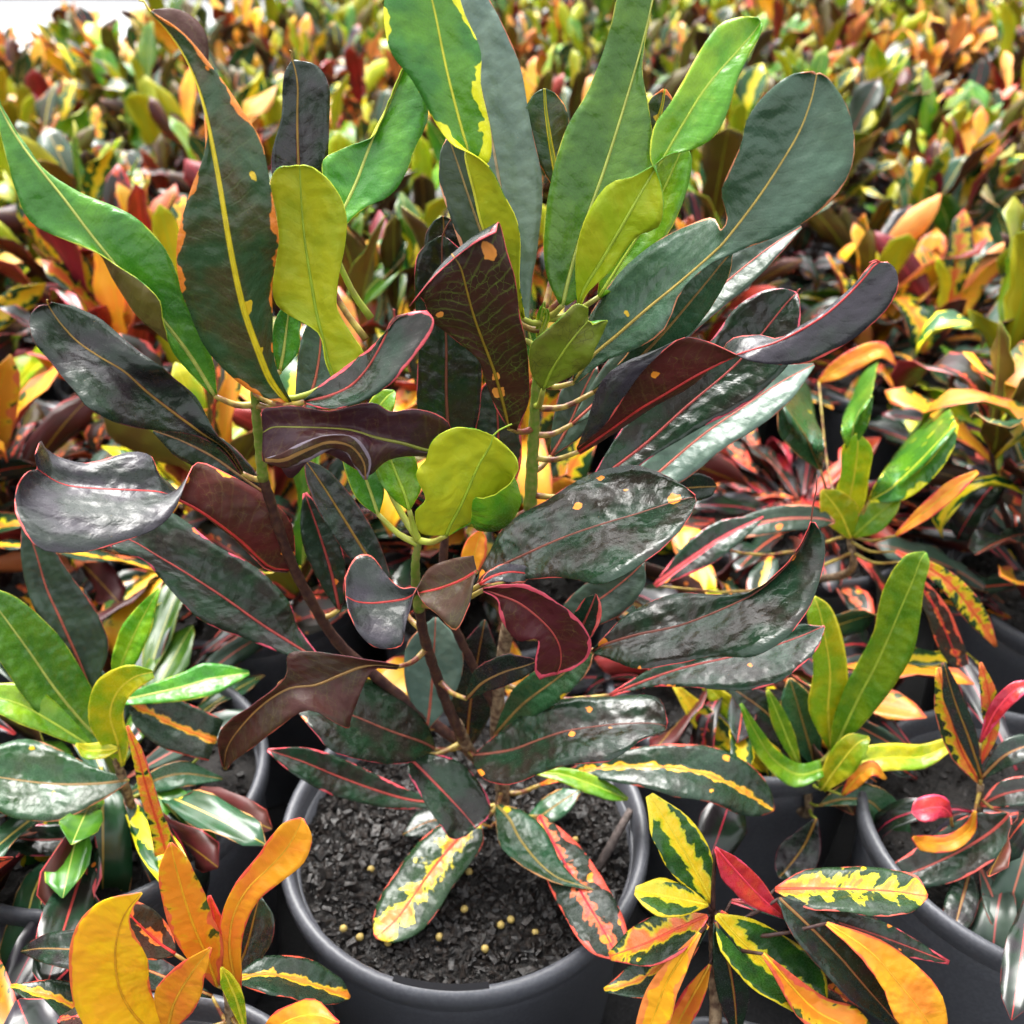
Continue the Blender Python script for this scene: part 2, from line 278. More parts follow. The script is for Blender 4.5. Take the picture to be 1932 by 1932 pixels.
# ------------------------------------------------------------------ leaf geometry
TH = .00038
def grid_leaf(G, name, mats, half=None):
    """two sheets (upper = slot 0, lower = slot 1) joined round the edge; G: (ns, nc, 3) in metres"""
    ns, nc, _ = G.shape
    du = np.gradient(G, axis=1); dv = np.gradient(G, axis=0); nrm = np.cross(du, dv)
    ln = np.linalg.norm(nrm, axis=2, keepdims=True); nrm = nrm / np.maximum(ln, 1e-9)
    top = G + nrm * TH * .5; bot = G - nrm * TH * .5
    V = np.concatenate([top.reshape(-1, 3), bot.reshape(-1, 3)])
    o = ns * nc; F = []; mi = []
    idx = np.arange(ns * nc).reshape(ns, nc)
    for i in range(ns - 1):
        for j in range(nc - 1):
            a, b, c, d = idx[i, j], idx[i, j + 1], idx[i + 1, j + 1], idx[i + 1, j]
            F.append((int(a), int(b), int(c), int(d))); mi.append(0)
            F.append((int(a + o), int(d + o), int(c + o), int(b + o))); mi.append(1)
    ring = [idx[0, j] for j in range(nc)] + [idx[i, nc - 1] for i in range(1, ns)] + [idx[ns - 1, j] for j in range(nc - 2, -1, -1)] + [idx[i, 0] for i in range(ns - 2, 0, -1)]
    for k in range(len(ring)):
        a, b = int(ring[k]), int(ring[(k + 1) % len(ring)]); F.append((b, a, a + o, b + o)); mi.append(0)
    me = mesh(name, V, F, mats, mi)
    # metric coordinates in cm: signed distance from midrib, length along it; distance to the edge
    mid = (nc - 1) // 2
    seg = np.linalg.norm(np.diff(G, axis=1), axis=2) * 100; cs = np.concatenate([np.zeros((ns, 1)), np.cumsum(seg, 1)], 1)
    S = cs - cs[:, mid:mid + 1]; ED = np.minimum(cs, cs[:, -1:] - cs)
    al = np.concatenate([[0], np.cumsum(np.linalg.norm(np.diff(G[:, mid], axis=0), axis=1) * 100)])
    ED = np.minimum(ED, (al[-1] - al)[:, None] * .8 + .0)
    AL = np.repeat(al[:, None], nc, 1); VN = AL / max(al[-1], 1e-6)
    m2 = np.stack([S, AL], -1).reshape(-1, 2); e2 = np.stack([ED, VN], -1).reshape(-1, 2)
    li = np.zeros(len(me.loops), int); me.loops.foreach_get('vertex_index', li); li = li % o
    for nm, arr in (('metric', m2), ('edge', e2)):
        me.uv_layers.new(name=nm).data.foreach_set('uv', arr[li].astype(np.float32).ravel())
    return me

def leaf_rails(st, k, fold):
    rows = []
    n = len(st)
    for i, s in enumerate(st):
        if len(s) == 5:
            x, y, d, wl, wr = s
            a = st[max(i - 1, 0)]; b = st[min(i + 1, n - 1)]
            tx, ty = b[0] - a[0], b[1] - a[1]; l = math.hypot(tx, ty) or 1; tx /= l; ty /= l
            Lx, Ly, Rx, Ry = x + ty * wl, y - tx * wl, x - ty * wr, y + tx * wr
            z = 15 < d < 100
            dl = d if z else d + k * (y - Ly) + fold * min(1, wl / 50); dr = d if z else d + k * (y - Ry) + fold * min(1, wr / 50)
            pts = [(Lx, Ly, dl), None, (x, y, d), None, (Rx, Ry, dr)]
        elif len(s) in (7, 9):
            x, y, d, Lx, Ly, Rx, Ry = s[:7]; oL, oR = (s[7], s[8]) if len(s) == 9 else (0, 0)
            z = 15 < d < 100
            pts = [(Lx, Ly, d + oL if z else d + k * (y - Ly) + oL + fold), None, (x, y, d), None, (Rx, Ry, d + oR if z else d + k * (y - Ry) + oR + fold)]
        else:
            x, y, d = s[:3]; q = [s[3:6], s[6:9], (0, 0, 0), s[9:12], s[12:15]]
            pts = [(c[0], c[1], d + c[2]) for c in q]; pts[2] = (x, y, d)
        W = [None if p is None else np.array(P(*p)) for p in pts]
        for a, b, c in ((0, 1, 2), (4, 3, 2)):
            if W[b] is None:
                W[b] = W[a] * .5 + W[c] * .5 + np.array([0, 0, 1.]) * np.linalg.norm(W[a] - W[c]) * .05
        rows.append(W)
    return np.array(rows)

rng = random.Random(7)
def lf(plant, top, under, st, k=.028, fold=-.28, stem=None, pet=None, drip=None, petm=None, ripple=.05, rib=True, flip=False, pr=.0013, name='leaf', to=None, uo=None):
    """one leaf of a hand-placed plant. stations base->tip; returns the leaf object"""
    if flip: st = [s if len(s) == 5 else s for s in st]
    C = leaf_rails(st, k, fold)
    ns = max(14, min(40, (len(st) - 1) * 4 + 1)); nc = 11
    A = catmull(C, ns)                       # (ns,5,3)
    G = np.stack([catmull(A[i], nc) for i in range(ns)])
    # margin ripple and gentle unevenness
    du = np.gradient(G, axis=1); dv = np.gradient(G, axis=0); nr = np.cross(du, dv); nr /= np.maximum(np.linalg.norm(nr, axis=2, keepdims=True), 1e-9)
    u = np.linspace(-1, 1, nc)[None, :]; v = np.linspace(0, 1, ns)[:, None]
    ph = rng.random() * 6; env = np.sin(np.pi * np.clip(v, 0, 1)) ** .5
    wv = (np.abs(u) ** 2) * np.sin(v * (14 + 8 * rng.random()) + ph + (u > 0) * 1.7) * env * ripple + .02 * np.sin(v * 23 + u * 4 + ph) * env * (np.abs(u) > .1) + .022 * np.sin(v * 6.283 * (8 + 3 * rng.random()) - np.abs(u) * 2.4 + ph) * np.abs(u) ** .7 * env
    G = G + nr * (wv * .01)[..., None]
    base = G[0, nc // 2].copy()
    me = grid_leaf(G - base, name, (mat(top, to), mat(under, uo)))
    o = link(name, me, plant, Vector(base) - plant.location)
    mid = G[:, nc // 2] - base
    if rib:
        key = ('rib', top, under); kk = top if not flip else under
        if key not in M:
            c = PAL[kk].get('VeinCol', (.3, .3, .05)); M[key] = plain('midrib_' + kk, c, .42, .45, scale=150, c2=tuple(x * .75 for x in c))
        pts = list(mid); 
        if drip: 
            e = np.array(P(*drip)) - base; t = pts[-1]; pts += [t * .66 + e * .34 + np.array([0, 0, .0008]), t * .33 + e * .67 + np.array([.0006, 0, .0008]), e]
        r = np.linspace(.0008, .00032, len(pts))
        Vv, Ff = tube_data(pts, r, 6)
        link('midrib', mesh('midrib', Vv, Ff, (M[key],)), o)
    if stem is not None:
        sp = stem; b = base
        if pet is not None: q = np.array(P(*pet))
        else:
            best = min(sp, key=lambda p: np.linalg.norm(p - b) + max(0, p[2] - b[2]) * 2 + abs(b[2] - .012 - p[2]) * .3); q = best
        mdl = q * .5 + b * .5 + np.array([0, 0, -.12 * np.linalg.norm(q - b)])
        cur = catmull([q, mdl, b], 7)
        t0 = mid[1] - mid[0]
        Vv, Ff = tube_data([c - base for c in cur], np.linspace(pr * 1.35, pr * .85, 7), 7)
        link('petiole', mesh('petiole', Vv, Ff, (petm or MPR,)), o)
    return o
def stem(plant, pts, r0, r1, m_, name='stem'):
    W = np.array([np.array(p if len(p) == 4 else P(*p))[:3] for p in pts]); C = catmull(W, len(W) * 5)
    Vv, Ff = tube_data(C - np.array(plant.location), np.linspace(r0, r1, len(C)) * (1 + .08 * np.sin(np.arange(len(C)) * 2.3)), 10)
    link(name, mesh(name, Vv, Ff, (m_,)), plant)
    return list(C)

# ------------------------------------------------------------------ setting
def sheet(name, x0, x1, y0, y1, z, m_, nx=2, ny=2):
    V = [(x0 + (x1 - x0) * i / (nx - 1), y0 + (y1 - y0) * j / (ny - 1), z) for j in range(ny) for i in range(nx)]
    F = [(j * nx + i, j * nx + i + 1, (j + 1) * nx + i + 1, (j + 1) * nx + i) for j in range(ny - 1) for i in range(nx - 1)]
    return tag(link(name, mesh(name, V, F, (m_,))), kind='structure')
sheet('ground', -60, 60, -60, 60, 0, MGR)
sheet('path', -30, 30, 4.9, 9.0, .004, MPA)

# pots --------------------------------------------------------------------
def pot_meshes(s=1.0):
    r = .11 * s
    body = [(r * .76, .002), (r * .80, .0), (r * .82, .004), (r * .925, .165), (r * .93, .186), (r * .905, .186), (r * .90, .16), (r * .79, .008), (r * .0, .008)]
    rim = [(r * .915, .1855), (r * .98, .1840), (r * .992, .1855), (r * .992, .1890), (r * 1.0, .1905), (r * 1.0, .1955), (r * .992, .1988), (r * .975, .2000), (r * .95, .1998), (r * .935, .1975), (r * .925, .192), (r * .915, .1855)]
    return mesh('pot_body', *lathe(body), (MPO,)), mesh('pot_rim', *lathe(rim), (MPO,))
POTB, POTR = pot_meshes(1.0); POTB2, POTR2 = pot_meshes(.91)
def soil_mesh(rad, n=70, amp=.004, seed=1):
    r_ = np.random.RandomState(seed); V = []; F = []; ix = {}
    ph = r_.rand(24, 2) * 6; fr = r_.randn(24, 2) * 260
    for i in range(n):
        for j in range(n):
            x = -1 + 2 * i / (n - 1); y = -1 + 2 * j / (n - 1)
            X = rad * x * math.sqrt(1 - y * y / 2); Y = rad * y * math.sqrt(1 - x * x / 2)
            z = amp * .22 * float(np.sum(np.sin(X * fr[:, 0] + ph[:, 0]) * np.sin(Y * fr[:, 1] + ph[:, 1]))) / 2 + amp * .35 * (r_.rand() - .5)
            V.append((X, Y, z))
    for i in range(n - 1):
        for j in range(n - 1):
            a = i * n + j; F.append((a, a + n, a + n + 1, a + 1))
    return mesh('soil', V, F, (MSO,), smooth=False)
SOIL_MAIN = soil_mesh(.0995, 90, .005, 3); SOIL_N = soil_mesh(.0905, 26, .005, 4)
def chips(rad, n, seed, zb=.0):
    r_ = random.Random(seed); V = []; F = []
    for _ in range(n):
        a = r_.random() * 6.283; q = rad * math.sqrt(r_.random()) * .97
        c = Vector((q * math.cos(a), q * math.sin(a), zb + r_.uniform(-.0005, .0035))); sx = r_.uniform(.0008, .0026) if r_.random() < .85 else r_.uniform(.003, .006); sy = sx * r_.uniform(.35, .8); sz = sx * r_.uniform(.25, .6)
        Mx = Matrix.Rotation(r_.random() * 6.283, 3, 'Z') @ Matrix.Rotation(r_.uniform(-.7, .7), 3, 'X') @ Matrix.Rotation(r_.uniform(-.7, .7), 3, 'Y')
        b = len(V)
        for vx, vy, vz in ((-1, -.6, -.8), (.9, -1, -.7), (1, .8, -.9), (-.8, 1, -.6), (-.7, -.7, .8), (.8, -.6, 1), (.6, .8, .7), (-.9, .6, .9)):
            j = [r_.uniform(.7, 1.15) for _ in range(3)]
            V.append(c + Mx @ Vector((vx * sx * j[0], vy * sy * j[1], vz * sz * j[2])))
        F += [(b, b + 3, b + 2, b + 1), (b + 4, b + 5, b + 6, b + 7), (b, b + 1, b + 5, b + 4), (b + 1, b + 2, b + 6, b + 5), (b + 2, b + 3, b + 7, b + 6), (b + 3, b, b + 4, b + 7)]
    return mesh('bark_chips', V, F, (MBK,), smooth=False)
CHIP_MAIN = chips(.0985, 4200, 5); CHIP_N = chips(.089, 320, 6)
def uvs(n=8, m_=6):
    V = []; F = []
    for i in range(m_ + 1):
        for k in range(n):
            t = math.pi * i / m_; V.append((math.sin(t) * math.cos(2 * math.pi * k / n), math.sin(t) * math.sin(2 * math.pi * k / n), math.cos(t)))
    for i in range(m_):
        for k in range(n): F.append((i * n + k, (i + 1) * n + k, (i + 1) * n + (k + 1) % n, i * n + (k + 1) % n))
    return V, F
PEL = mesh('pellet', [(a * .0023, b * .0023, c * .0021) for a, b, c in uvs()[0]], uvs()[1], (MPE,))
def potset(plant, xy, big=False, detail=True, sz=.178):
    off = Vector((xy[0], xy[1], 0)) - plant.location
    b = link('pot_body', POTB if big else POTB2, plant, off); rr = link('pot_rim', POTR if big else POTR2, plant, off)
    so = link('soil', SOIL_MAIN if big else SOIL_N, plant, off + Vector((0, 0, sz)))
    if detail: tag(link('bark_chips', CHIP_MAIN if big else CHIP_N, so), kind='stuff')
    return b, rr, so

# ------------------------------------------------------------------ the main croton
main = tag(empty('potted_croton', (0, 0, 0)), 'tall dark-leaved croton with yellow-green new leaves in a wide grey pot of soil', 'potted plant')
_, rim_o, soil_o = potset(main, (0, 0), big=True)
# stems
A0 = P(945, 1545, 17.6); base_xyz = (A0.x, A0.y, .174, 0)
trunk = stem(main, [base_xyz, (948, 1490, 1.6), (940, 1420, 2.0), (938, 1330, 2.2), (955, 1200, 2.2), (985, 1060, 2.2), (1000, 960, 2.1)], .0046, .0032, MW)
sC = stem(main, [(1000, 962, 2.1), (1004, 880, 2.1), (1008, 800, 2.0), (1012, 730, 2.0), (1020, 650, 2.0), (1024, 600, 2.0)], .0033, .0016, MSG, 'shoot')
woodA = stem(main, [(940, 1440, 2.0), (893, 1425, 1.4), (872, 1390, 1.0), (862, 1365, .8)], .0038, .0034, MW)
brA = stem(main, [(872, 1392, 1.0), (848, 1340, .2), (822, 1270, -.8), (800, 1200, -1.8), (790, 1140, -2.3)], .0032, .0024, MSD)
sA = stem(main, [(791, 1150, -2.3), (785, 1100, -2.6), (784, 1060, -2.8), (790, 1020, -3.0)], .0027, .0015, MSG, 'shoot')
brB = stem(main, [(890, 1420, 1.4), (800, 1350, 1.6), (720, 1285, 1.4), (640, 1215, .9), (585, 1130, .4), (545, 1050, 0), (508, 940, -.4), (492, 890, -.5)], .0032, .0024, MSD)
sB = stem(main, [(496, 905, -.5), (490, 840, -.6), (484, 790, -.8), (480, 740, -1.0), (476, 710, -1.0)], .0026, .0016, MSG, 'shoot')
brD = stem(main, [(938, 1340, 2.2), (905, 1280, 2.2), (870, 1210, 2.0), (845, 1150, 2.0), (835, 1090, 2.2), (842, 980, 2.6), (850, 880, 3.0)], .0028, .002, MSD)
ALLS = trunk + woodA + brA + brB + sA + sB + sC + brD
LO = trunk[:18] + woodA + brA[:10]

m_ = main
# --- right shoot, top
lf(m_, 'greenyel', 'uolive', [(985, 600, 1.6, 990, 600, 984, 602), (958, 530, 1.2, 980, 530, 972, 533, -.4, 1.0), (914, 437, .9, 981, 437, 945, 440, -.5, 1.3), (897, 370, .9, 956, 375, 932, 375, -.5, 1.2),
   (880, 302, 1., 918, 312, 915, 320, -.5, .8), (881, 278, 1.1, 872, 285, 924, 300, -.3, .4), (873, 250, 1.2, 834, 250, 926, 250), (849, 158, 1.6, 779, 154, 908, 162), (835, 95, 2., 738, 99, 907, 95),
   (822, 30, 2.4, 724, 30, 878, 30), (806, -40, 2.8, 735, -40, 852, -40), (795, -100, 3., 785, -100, 800, -100)], k=.02, stem=sC, petm=MPG)
lf(m_, 'grey', 'uolbrown', [(990, 640, 2.2, 6, 6), (980, 560, 2.8, 25, 22), (965, 460, 3.6, 55, 52), (945, 360, 4.4, 78, 80), (925, 250, 5.2, 82, 78), (900, 140, 6., 78, 82), (872, 40, 6.8, 72, 66), (850, -40, 7.4, 50, 45), (835, -90, 7.8, 3, 3)], stem=sC, petm=MPG, rib=False, to=dict(ColA=(.12, .18, .135), ColB=(.08, .13, .10), VeinCol=(.3, .2, .12)))  # glossy sky sheen of this leaf is put into its paler base colours
lf(m_, 'greypink', 'uolive', [(968, 600, 2.1, 4, 4), (932, 505, 2.4, 40, 40), (897, 410, 2.7, 45, 50), (872, 335, 3., 43, 45), (855, 285, 3.2, 27, 30), (846, 258, 3.3, 3, 3)], stem=sC)
lf(m_, 'green', 'uolive', [(1062, 575, 1.4, 8, 8), (1072, 530, 1.6, 42, 48), (1090, 465, 1.9, 68, 80), (1110, 405, 2.2, 82, 92), (1135, 335, 2.6, 92, 96), (1157, 268, 3., 92, 80), (1178, 200, 3.4, 76, 50), (1199, 129, 3.8, 68, 14), (1216, 66, 4.1, 66, 4), (1231, 0, 4.4, 64, 2), (1241, -60, 4.7, 30, 3), (1246, -90, 4.8, 2, 1)], k=.02, stem=sC, petm=MPG)
lf(m_, 'lime', 'ulime', [(1092, 582, 1.2, 1094, 582, 1090, 582), (1100, 550, 1., 1110, 552, 1086, 540), (1132, 498, .7, 1152, 510, 1088, 470), (1160, 450, .4, 1197, 450, 1106, 408), (1190, 398, .2, 1242, 428, 1146, 349), (1216, 353, .2, 1252, 385, 1196, 332),
   (1236, 320, .3, 1243, 330, 1228, 315), (1250, 300, .4, 1226, 296, 1262, 294), (1272, 262, .6, 1234, 238, 1312, 280), (1300, 215, .9, 1263, 197, 1348, 256), (1325, 175, 1.2, 1290, 150, 1374, 208), (1355, 137, 1.5, 1325, 88, 1390, 152), (1390, 98, 1.8, 1360, 45, 1414, 104), (1420, 64, 2., 1404, 31, 1430, 72), (1436, 42, 2.1, 1430, 34, 1438, 50)], k=.014, stem=sC, petm=MPG, flip=True)
lf(m_, 'lime', 'ulime', [(1130, 560, 1.8, 4, 4), (1175, 490, 2.4, 40, 40), (1220, 420, 2.9, 48, 45), (1256, 350, 3.3, 40, 42), (1282, 292, 3.6, 25, 25), (1290, 270, 3.7, 2, 2)], stem=sC, petm=MPG)
lf(m_, 'olive', 'uolbrown', [(1062, 380, 5.0, 4, 4), (1048, 320, 5.2, 22, 22), (1038, 265, 5.4, 40, 38), (1030, 210, 5.6, 40, 38), (1028, 180, 5.7, 24, 22), (1027, 167, 5.7, 3, 3)][::1], k=0, fold=.1, stem=sC, flip=True)
lf(m_, 'olive', 'uolbrown', [(1230, 300, 3.9, 4, 4), (1240, 240, 4.1, 25, 25), (1250, 195, 4.3, 25, 24), (1254, 168, 4.4, 4, 4)], k=.01, stem=sC)
lf(m_, 'dgreen', 'uolbrown', [(1082, 722, 1.4, 1080, 715, 1088, 724), (1117, 673, 1., 1104, 618, 1140, 682), (1165, 632, .7, 1130, 567, 1196, 660), (1220, 584, .4, 1180, 503, 1250, 625), (1273, 541, .2, 1240, 455, 1284, 552), (1321, 500, 0, 1310, 419, 1330, 506), (1345, 478, -.1, 1347, 412, 1366, 488),
   (1362, 462, -.2, 1361, 434, 1395, 473), (1380, 440, -.2, 1372, 414, 1428, 460), (1405, 408, -.2, 1361, 365, 1478, 440), (1442, 357, -.1, 1372, 330, 1540, 404), (1480, 298, .1, 1398, 272, 1592, 350), (1510, 245, .3, 1410, 225, 1613, 280), (1530, 190, .6, 1440, 182, 1600, 205), (1538, 155, .8, 1488, 143, 1567, 152), (1541, 138, .9, 1530, 135, 1549, 139)], k=.022, stem=sC, ripple=.03, to=dict(ColA=(.055, .12, .075), ColB=(.04, .09, .05)))
lf(m_, 'dgreen', 'ubrown', [(1120, 740, 1.9, 4, 4), (1190, 690, 2., 20, 20), (1250, 630, 2.1, 34, 34), (1310, 560, 2.3, 36, 38), (1355, 505, 2.5, 22, 25), (1380, 475, 2.6, 3, 3)][::1], k=.0, fold=.2, stem=sC, flip=True)
lf(m_, 'grey', 'ubrown', [(1080, 800, 2.2, 4, 4), (1150, 735, 2.6, 35, 28), (1222, 662, 3.1, 45, 34), (1300, 592, 3.7, 46, 34), (1380, 524, 4.4, 44, 32), (1450, 468, 5., 35, 25), (1512, 428, 5.5, 3, 3)], stem=sC)
# grey-purple twisted leaf
lf(m_, 'purple', 'umaroon', [(1092, 852, 1.6, 1094, 858, 0, 1093, 855, 0, 1088, 846, 0, 1090, 846, 0),
   (1162, 803, 1.2, 1168, 812, .8, 1165, 808, .4, 1104, 803, -.2, 1146, 797, -.9), (1206, 772, .8, 1214, 780, 1.2, 1210, 776, .6, 1128, 728, 0, 1182, 742, -.9), (1252, 745, .5, 1262, 752, 1.4, 1257, 748, .7, 1176, 688, 0, 1220, 692, -.8),
   (1300, 716, .2, 1312, 722, 1.4, 1306, 719, .7, 1248, 668, 0, 1280, 640, -.4), (1345, 692, 0, 1350, 680, 1.3, 1347, 686, .7, 1330, 662, 0, 1328, 642, -.1), (1386, 672, -.2, 1380, 640, 1.2, 1384, 656, .6, 1384, 670, -.2, 1381, 668, -.3),
   (1420, 660, -.3, 1428, 634, .9, 1424, 646, .4, 1420, 672, -.3, 1420, 682, -.5), (1465, 646, -.4, 1466, 639, .6, 1466, 642, .3, 1468, 668, -.4, 1472, 688, -.6), (1516, 620, -.4, 1511, 614, .5, 1513, 617, .2, 1524, 652, -.4, 1532, 682, -.7),
   (1560, 592, -.4, 1555, 586, .4, 1557, 589, .2, 1580, 620, -.4, 1602, 645, -.7), (1600, 557, -.3, 1596, 552, .4, 1598, 554, .2, 1634, 576, -.3, 1666, 592, -.6), (1630, 525, -.2, 1626, 520, .3, 1628, 522, .1, 1664, 536, -.2, 1694, 545, -.4),
   (1648, 503, -.1, 1643, 498, .1, 1645, 500, .1, 1670, 505, 0, 1690, 509, -.2), (1660, 494, 0, 1654, 493, 0, 1657, 493, 0, 1666, 494, 0, 1674, 494, 0)], stem=sC, drip=(1640, 496, -.2), ripple=.03)
lf(m_, 'darkpink', 'ubrown', [(1112, 918, 1.8, 4, 4), (1160, 882, 2.1, 30, 22), (1222, 834, 2.5, 55, 28), (1295, 768, 3.0, 60, 48), (1361, 713, 3.4, 64, 68), (1400, 676, 3.7, 66, 72), (1442, 625, 4.0, 70, 72), (1475, 583, 4.3, 52, 45), (1494, 562, 4.4, 25, 22), (1504, 553, 4.5, 3, 3)], stem=sC, drip=(1509, 545, 4.5))
lf(m_, 'grey', 'ubrown', [(1150, 970, 2.4, 4, 4), (1205, 925, 3., 24, 24), (1262, 875, 3.7, 40, 42), (1330, 818, 4.4, 45, 45), (1400, 770, 5.1, 45, 46), (1470, 723, 5.8, 36, 40), (1536, 688, 6.4, 3, 3)], stem=sC, to=dict(ColA=(.10, .16, .12), ColB=(.07, .12, .09)))  # pale base colours have the leaf's grey sheen painted in
lf(m_, 'dark', 'umaroon', [(1170, 940, 2.3, 3, 3), (1240, 926, 3.2, 18, 18), (1300, 920, 3.6, 28, 28), (1340, 918, 3.9, 18, 18), (1352, 918, 4., 2, 2)], k=.005, stem=sC, flip=True)
# centre maroon leaf, underside towards the viewer, margin rolled over at the top
lf(m_, 'purple', 'umarspot', [(960, 808, .9, 975, 812, 955, 803), (950, 765, .6, 997, 760, 935, 770), (937, 716, .2, 998, 705, 914, 715), (925, 680, -.1, 995, 665, 901, 678), (907, 633, -.5, 988, 625, 850, 634), (892, 590, -.8, 979, 585, 815, 606), (880, 545, -1., 972, 525, 802, 574),
   (869, 505, -1.1, 957, 474, 797, 566), (853, 480, -1.1, 943, 421, 790, 562), (858, 487, -1.8, 936, 438, 772, 578)], k=.006, stem=sC, flip=True, ripple=.03)
lf(m_, 'green', 'ufreckle', [(1025, 735, -.2, 1034, 731, 1018, 731), (1040, 700, -.5, 1085, 706, 1001, 700), (1062, 665, -.7, 1112, 686, 1001, 650), (1080, 640, -.8, 1125, 655, 1036, 620), (1095, 622, -.8, 1141, 620, 1060, 596), (1104, 612, -.8, 1146, 604, 1086, 574), (1110, 604, -.8, 1118, 614, 1110, 580)], k=.008, stem=sC, pet=(1012, 765, 1.9), petm=MPG, flip=True)
lf(m_, 'lime', 'ulime', [(1014, 650, 1.9, 2, 2), (1018, 618, 1.9, 7, 8), (1022, 592, 1.9, 8, 6), (1028, 568, 1.9, 1, 1)], stem=sC, petm=MPG, rib=False)
lf(m_, 'lime', 'ulime', [(1016, 640, 1.7, 2, 2), (1028, 610, 1.5, 5, 6), (1032, 590, 1.4, 5, 5), (1026, 580, 1.3, 1, 1)], stem=sC, petm=MPG, rib=False)
lf(m_, 'green', 'ulime', [(1014, 690, 2.2, 3, 3), (1004, 650, 2.5, 20, 14), (993, 612, 2.8, 18, 14), (986, 590, 3., 2, 2)], stem=sC, petm=MPG)
# --- left shoot
lf(m_, 'green', 'uolbrown', [(405, 747, -1.2, 400, 747, 0, 402, 747, 0, 408, 746, 0, 410, 745, 0), (370, 688, -1.3, 330, 670, -.5, 350, 690, -.2, 388, 678, .1, 400, 676, .3), (336, 640, -1.4, 309, 615, -.9, 318, 648, -.4, 362, 620, .2, 378, 628, .3),
   (290, 582, -1.4, 297, 560, -1., 262, 600, -.3, 325, 562, .2, 352, 570, .3), (238, 523, -1.3, 246, 515, -.7, 214, 528, -.2, 288, 490, .2, 318, 480, .4), (180, 453, -1.2, 172, 474, -.5, 176, 466, -.2, 220, 420, .3, 258, 412, .5),
   (120, 374, -.9, 66, 426, -.5, 92, 402, -.2, 150, 366, .3, 172, 370, .5), (73, 316, -.6, 30, 362, -.4, 50, 340, -.2, 80, 318, .2, 90, 325, .3), (30, 257, -.2, 6, 275, -.2, 18, 266, -.1, 34, 258, .1, 38, 262, .2), (2, 204, .2, -6, 215, 0, -2, 210, 0, 4, 203, 0, 6, 206, .1), (-4, 180, .4, -5, 182, 0, -5, 181, 0, -3, 180, 0, -2, 180, 0)], stem=sB, petm=MPR)
lf(m_, 'olive', 'ubrown', [(546, 762, -1.4, 540, 764, 550, 758), (526, 738, -1.6, 498, 750, 532, 722), (507, 710, -1.8, 452, 724, 516, 670), (485, 655, -2., 390, 660, 514, 600), (462, 590, -2.1, 355, 582, 514, 530), (445, 520, -2.1, 337, 527, 522, 482), (430, 440, -2., 334, 452, 526, 440), (415, 349, -1.7, 360, 357, 511, 355),
   (400, 270, -1.3, 386, 287, 495, 272, .2, 0), (386, 205, -.9, 388, 215, 455, 205, .5, 0), (368, 148, -.5, 384, 158, 415, 147, .9, 0), (345, 100, -.2, 393, 100, 380, 100, 1.1, 0), (318, 60, 0, 380, 46, 340, 56, 1.1, 0), (294, 32, .1, 335, 17, 302, 34, .8, 0), (284, 22, .2, 290, 18, 285, 22, .3, 0)], k=.012, stem=sB, drip=(262, 0, .2), ripple=.03, to=dict(EdgeW=.22, SpotAmt=.14))
lf(m_, 'lime', 'uolive', [(632, 720, -1., 640, 710, 626, 716), (618, 680, -.8, 686, 674, 612, 674), (608, 635, -.6, 668, 637, 600, 628), (597, 588, -.4, 637, 585, 530, 584), (586, 525, -.2, 638, 530, 514, 542), (576, 460, 0, 653, 450, 525, 465), (570, 400, .2, 652, 398, 521, 400), (567, 350, .3, 630, 352, 510, 350), (566, 322, .4, 600, 322, 522, 319), (565, 312, .4, 580, 313, 550, 314)], k=.006, stem=sB, flip=True, petm=MPG, ripple=.03)
lf(m_, 'green', 'uolive', [(620, 450, 1.6, 616, 448, 626, 454), (651, 390, 2.2, 610, 348, 680, 399), (674, 340, 2.7, 611, 302, 737, 368), (690, 297, 3.1, 652, 278, 769, 318), (706, 256, 3.5, 699, 262, 787, 275), (731, 205, 3.9, 727, 204, 806, 225), (750, 160, 4.2, 747, 158, 803, 180), (768, 118, 4.5, 766, 116, 785, 125)], k=.018, stem=brD, pet=(700, 600, 1.5), petm=MPG)
lf(m_, 'dark', 'umaroon', [(580, 440, 3.8, 6, 6), (568, 370, 4.3, 42, 42), (563, 300, 4.7, 52, 56), (561, 221, 5.2, 30, 60), (562, 165, 5.5, 29, 59), (557, 132, 5.7, 20, 42), (552, 115, 5.8, 3, 6)], stem=brD, pet=(690, 640, 2.), drip=(546, 95, 5.8))
lf(m_, 'darkpink', 'umaroon', [(575, 758, -3.2, 573, 755, 578, 762), (620, 748, -3.4, 603, 728, 620, 772), (660, 730, -3.6, 640, 700, 675, 761), (690, 700, -3.7, 680, 672, 725, 733), (712, 665, -3.7, 706, 648, 771, 686), (727, 635, -3.6, 729, 625, 806, 640), (735, 612, -3.5, 748, 604, 819, 606), (745, 598, -3.4, 770, 592, 805, 586)], k=.03, stem=sB, drip=(741, 584, -3.5), ripple=.02)
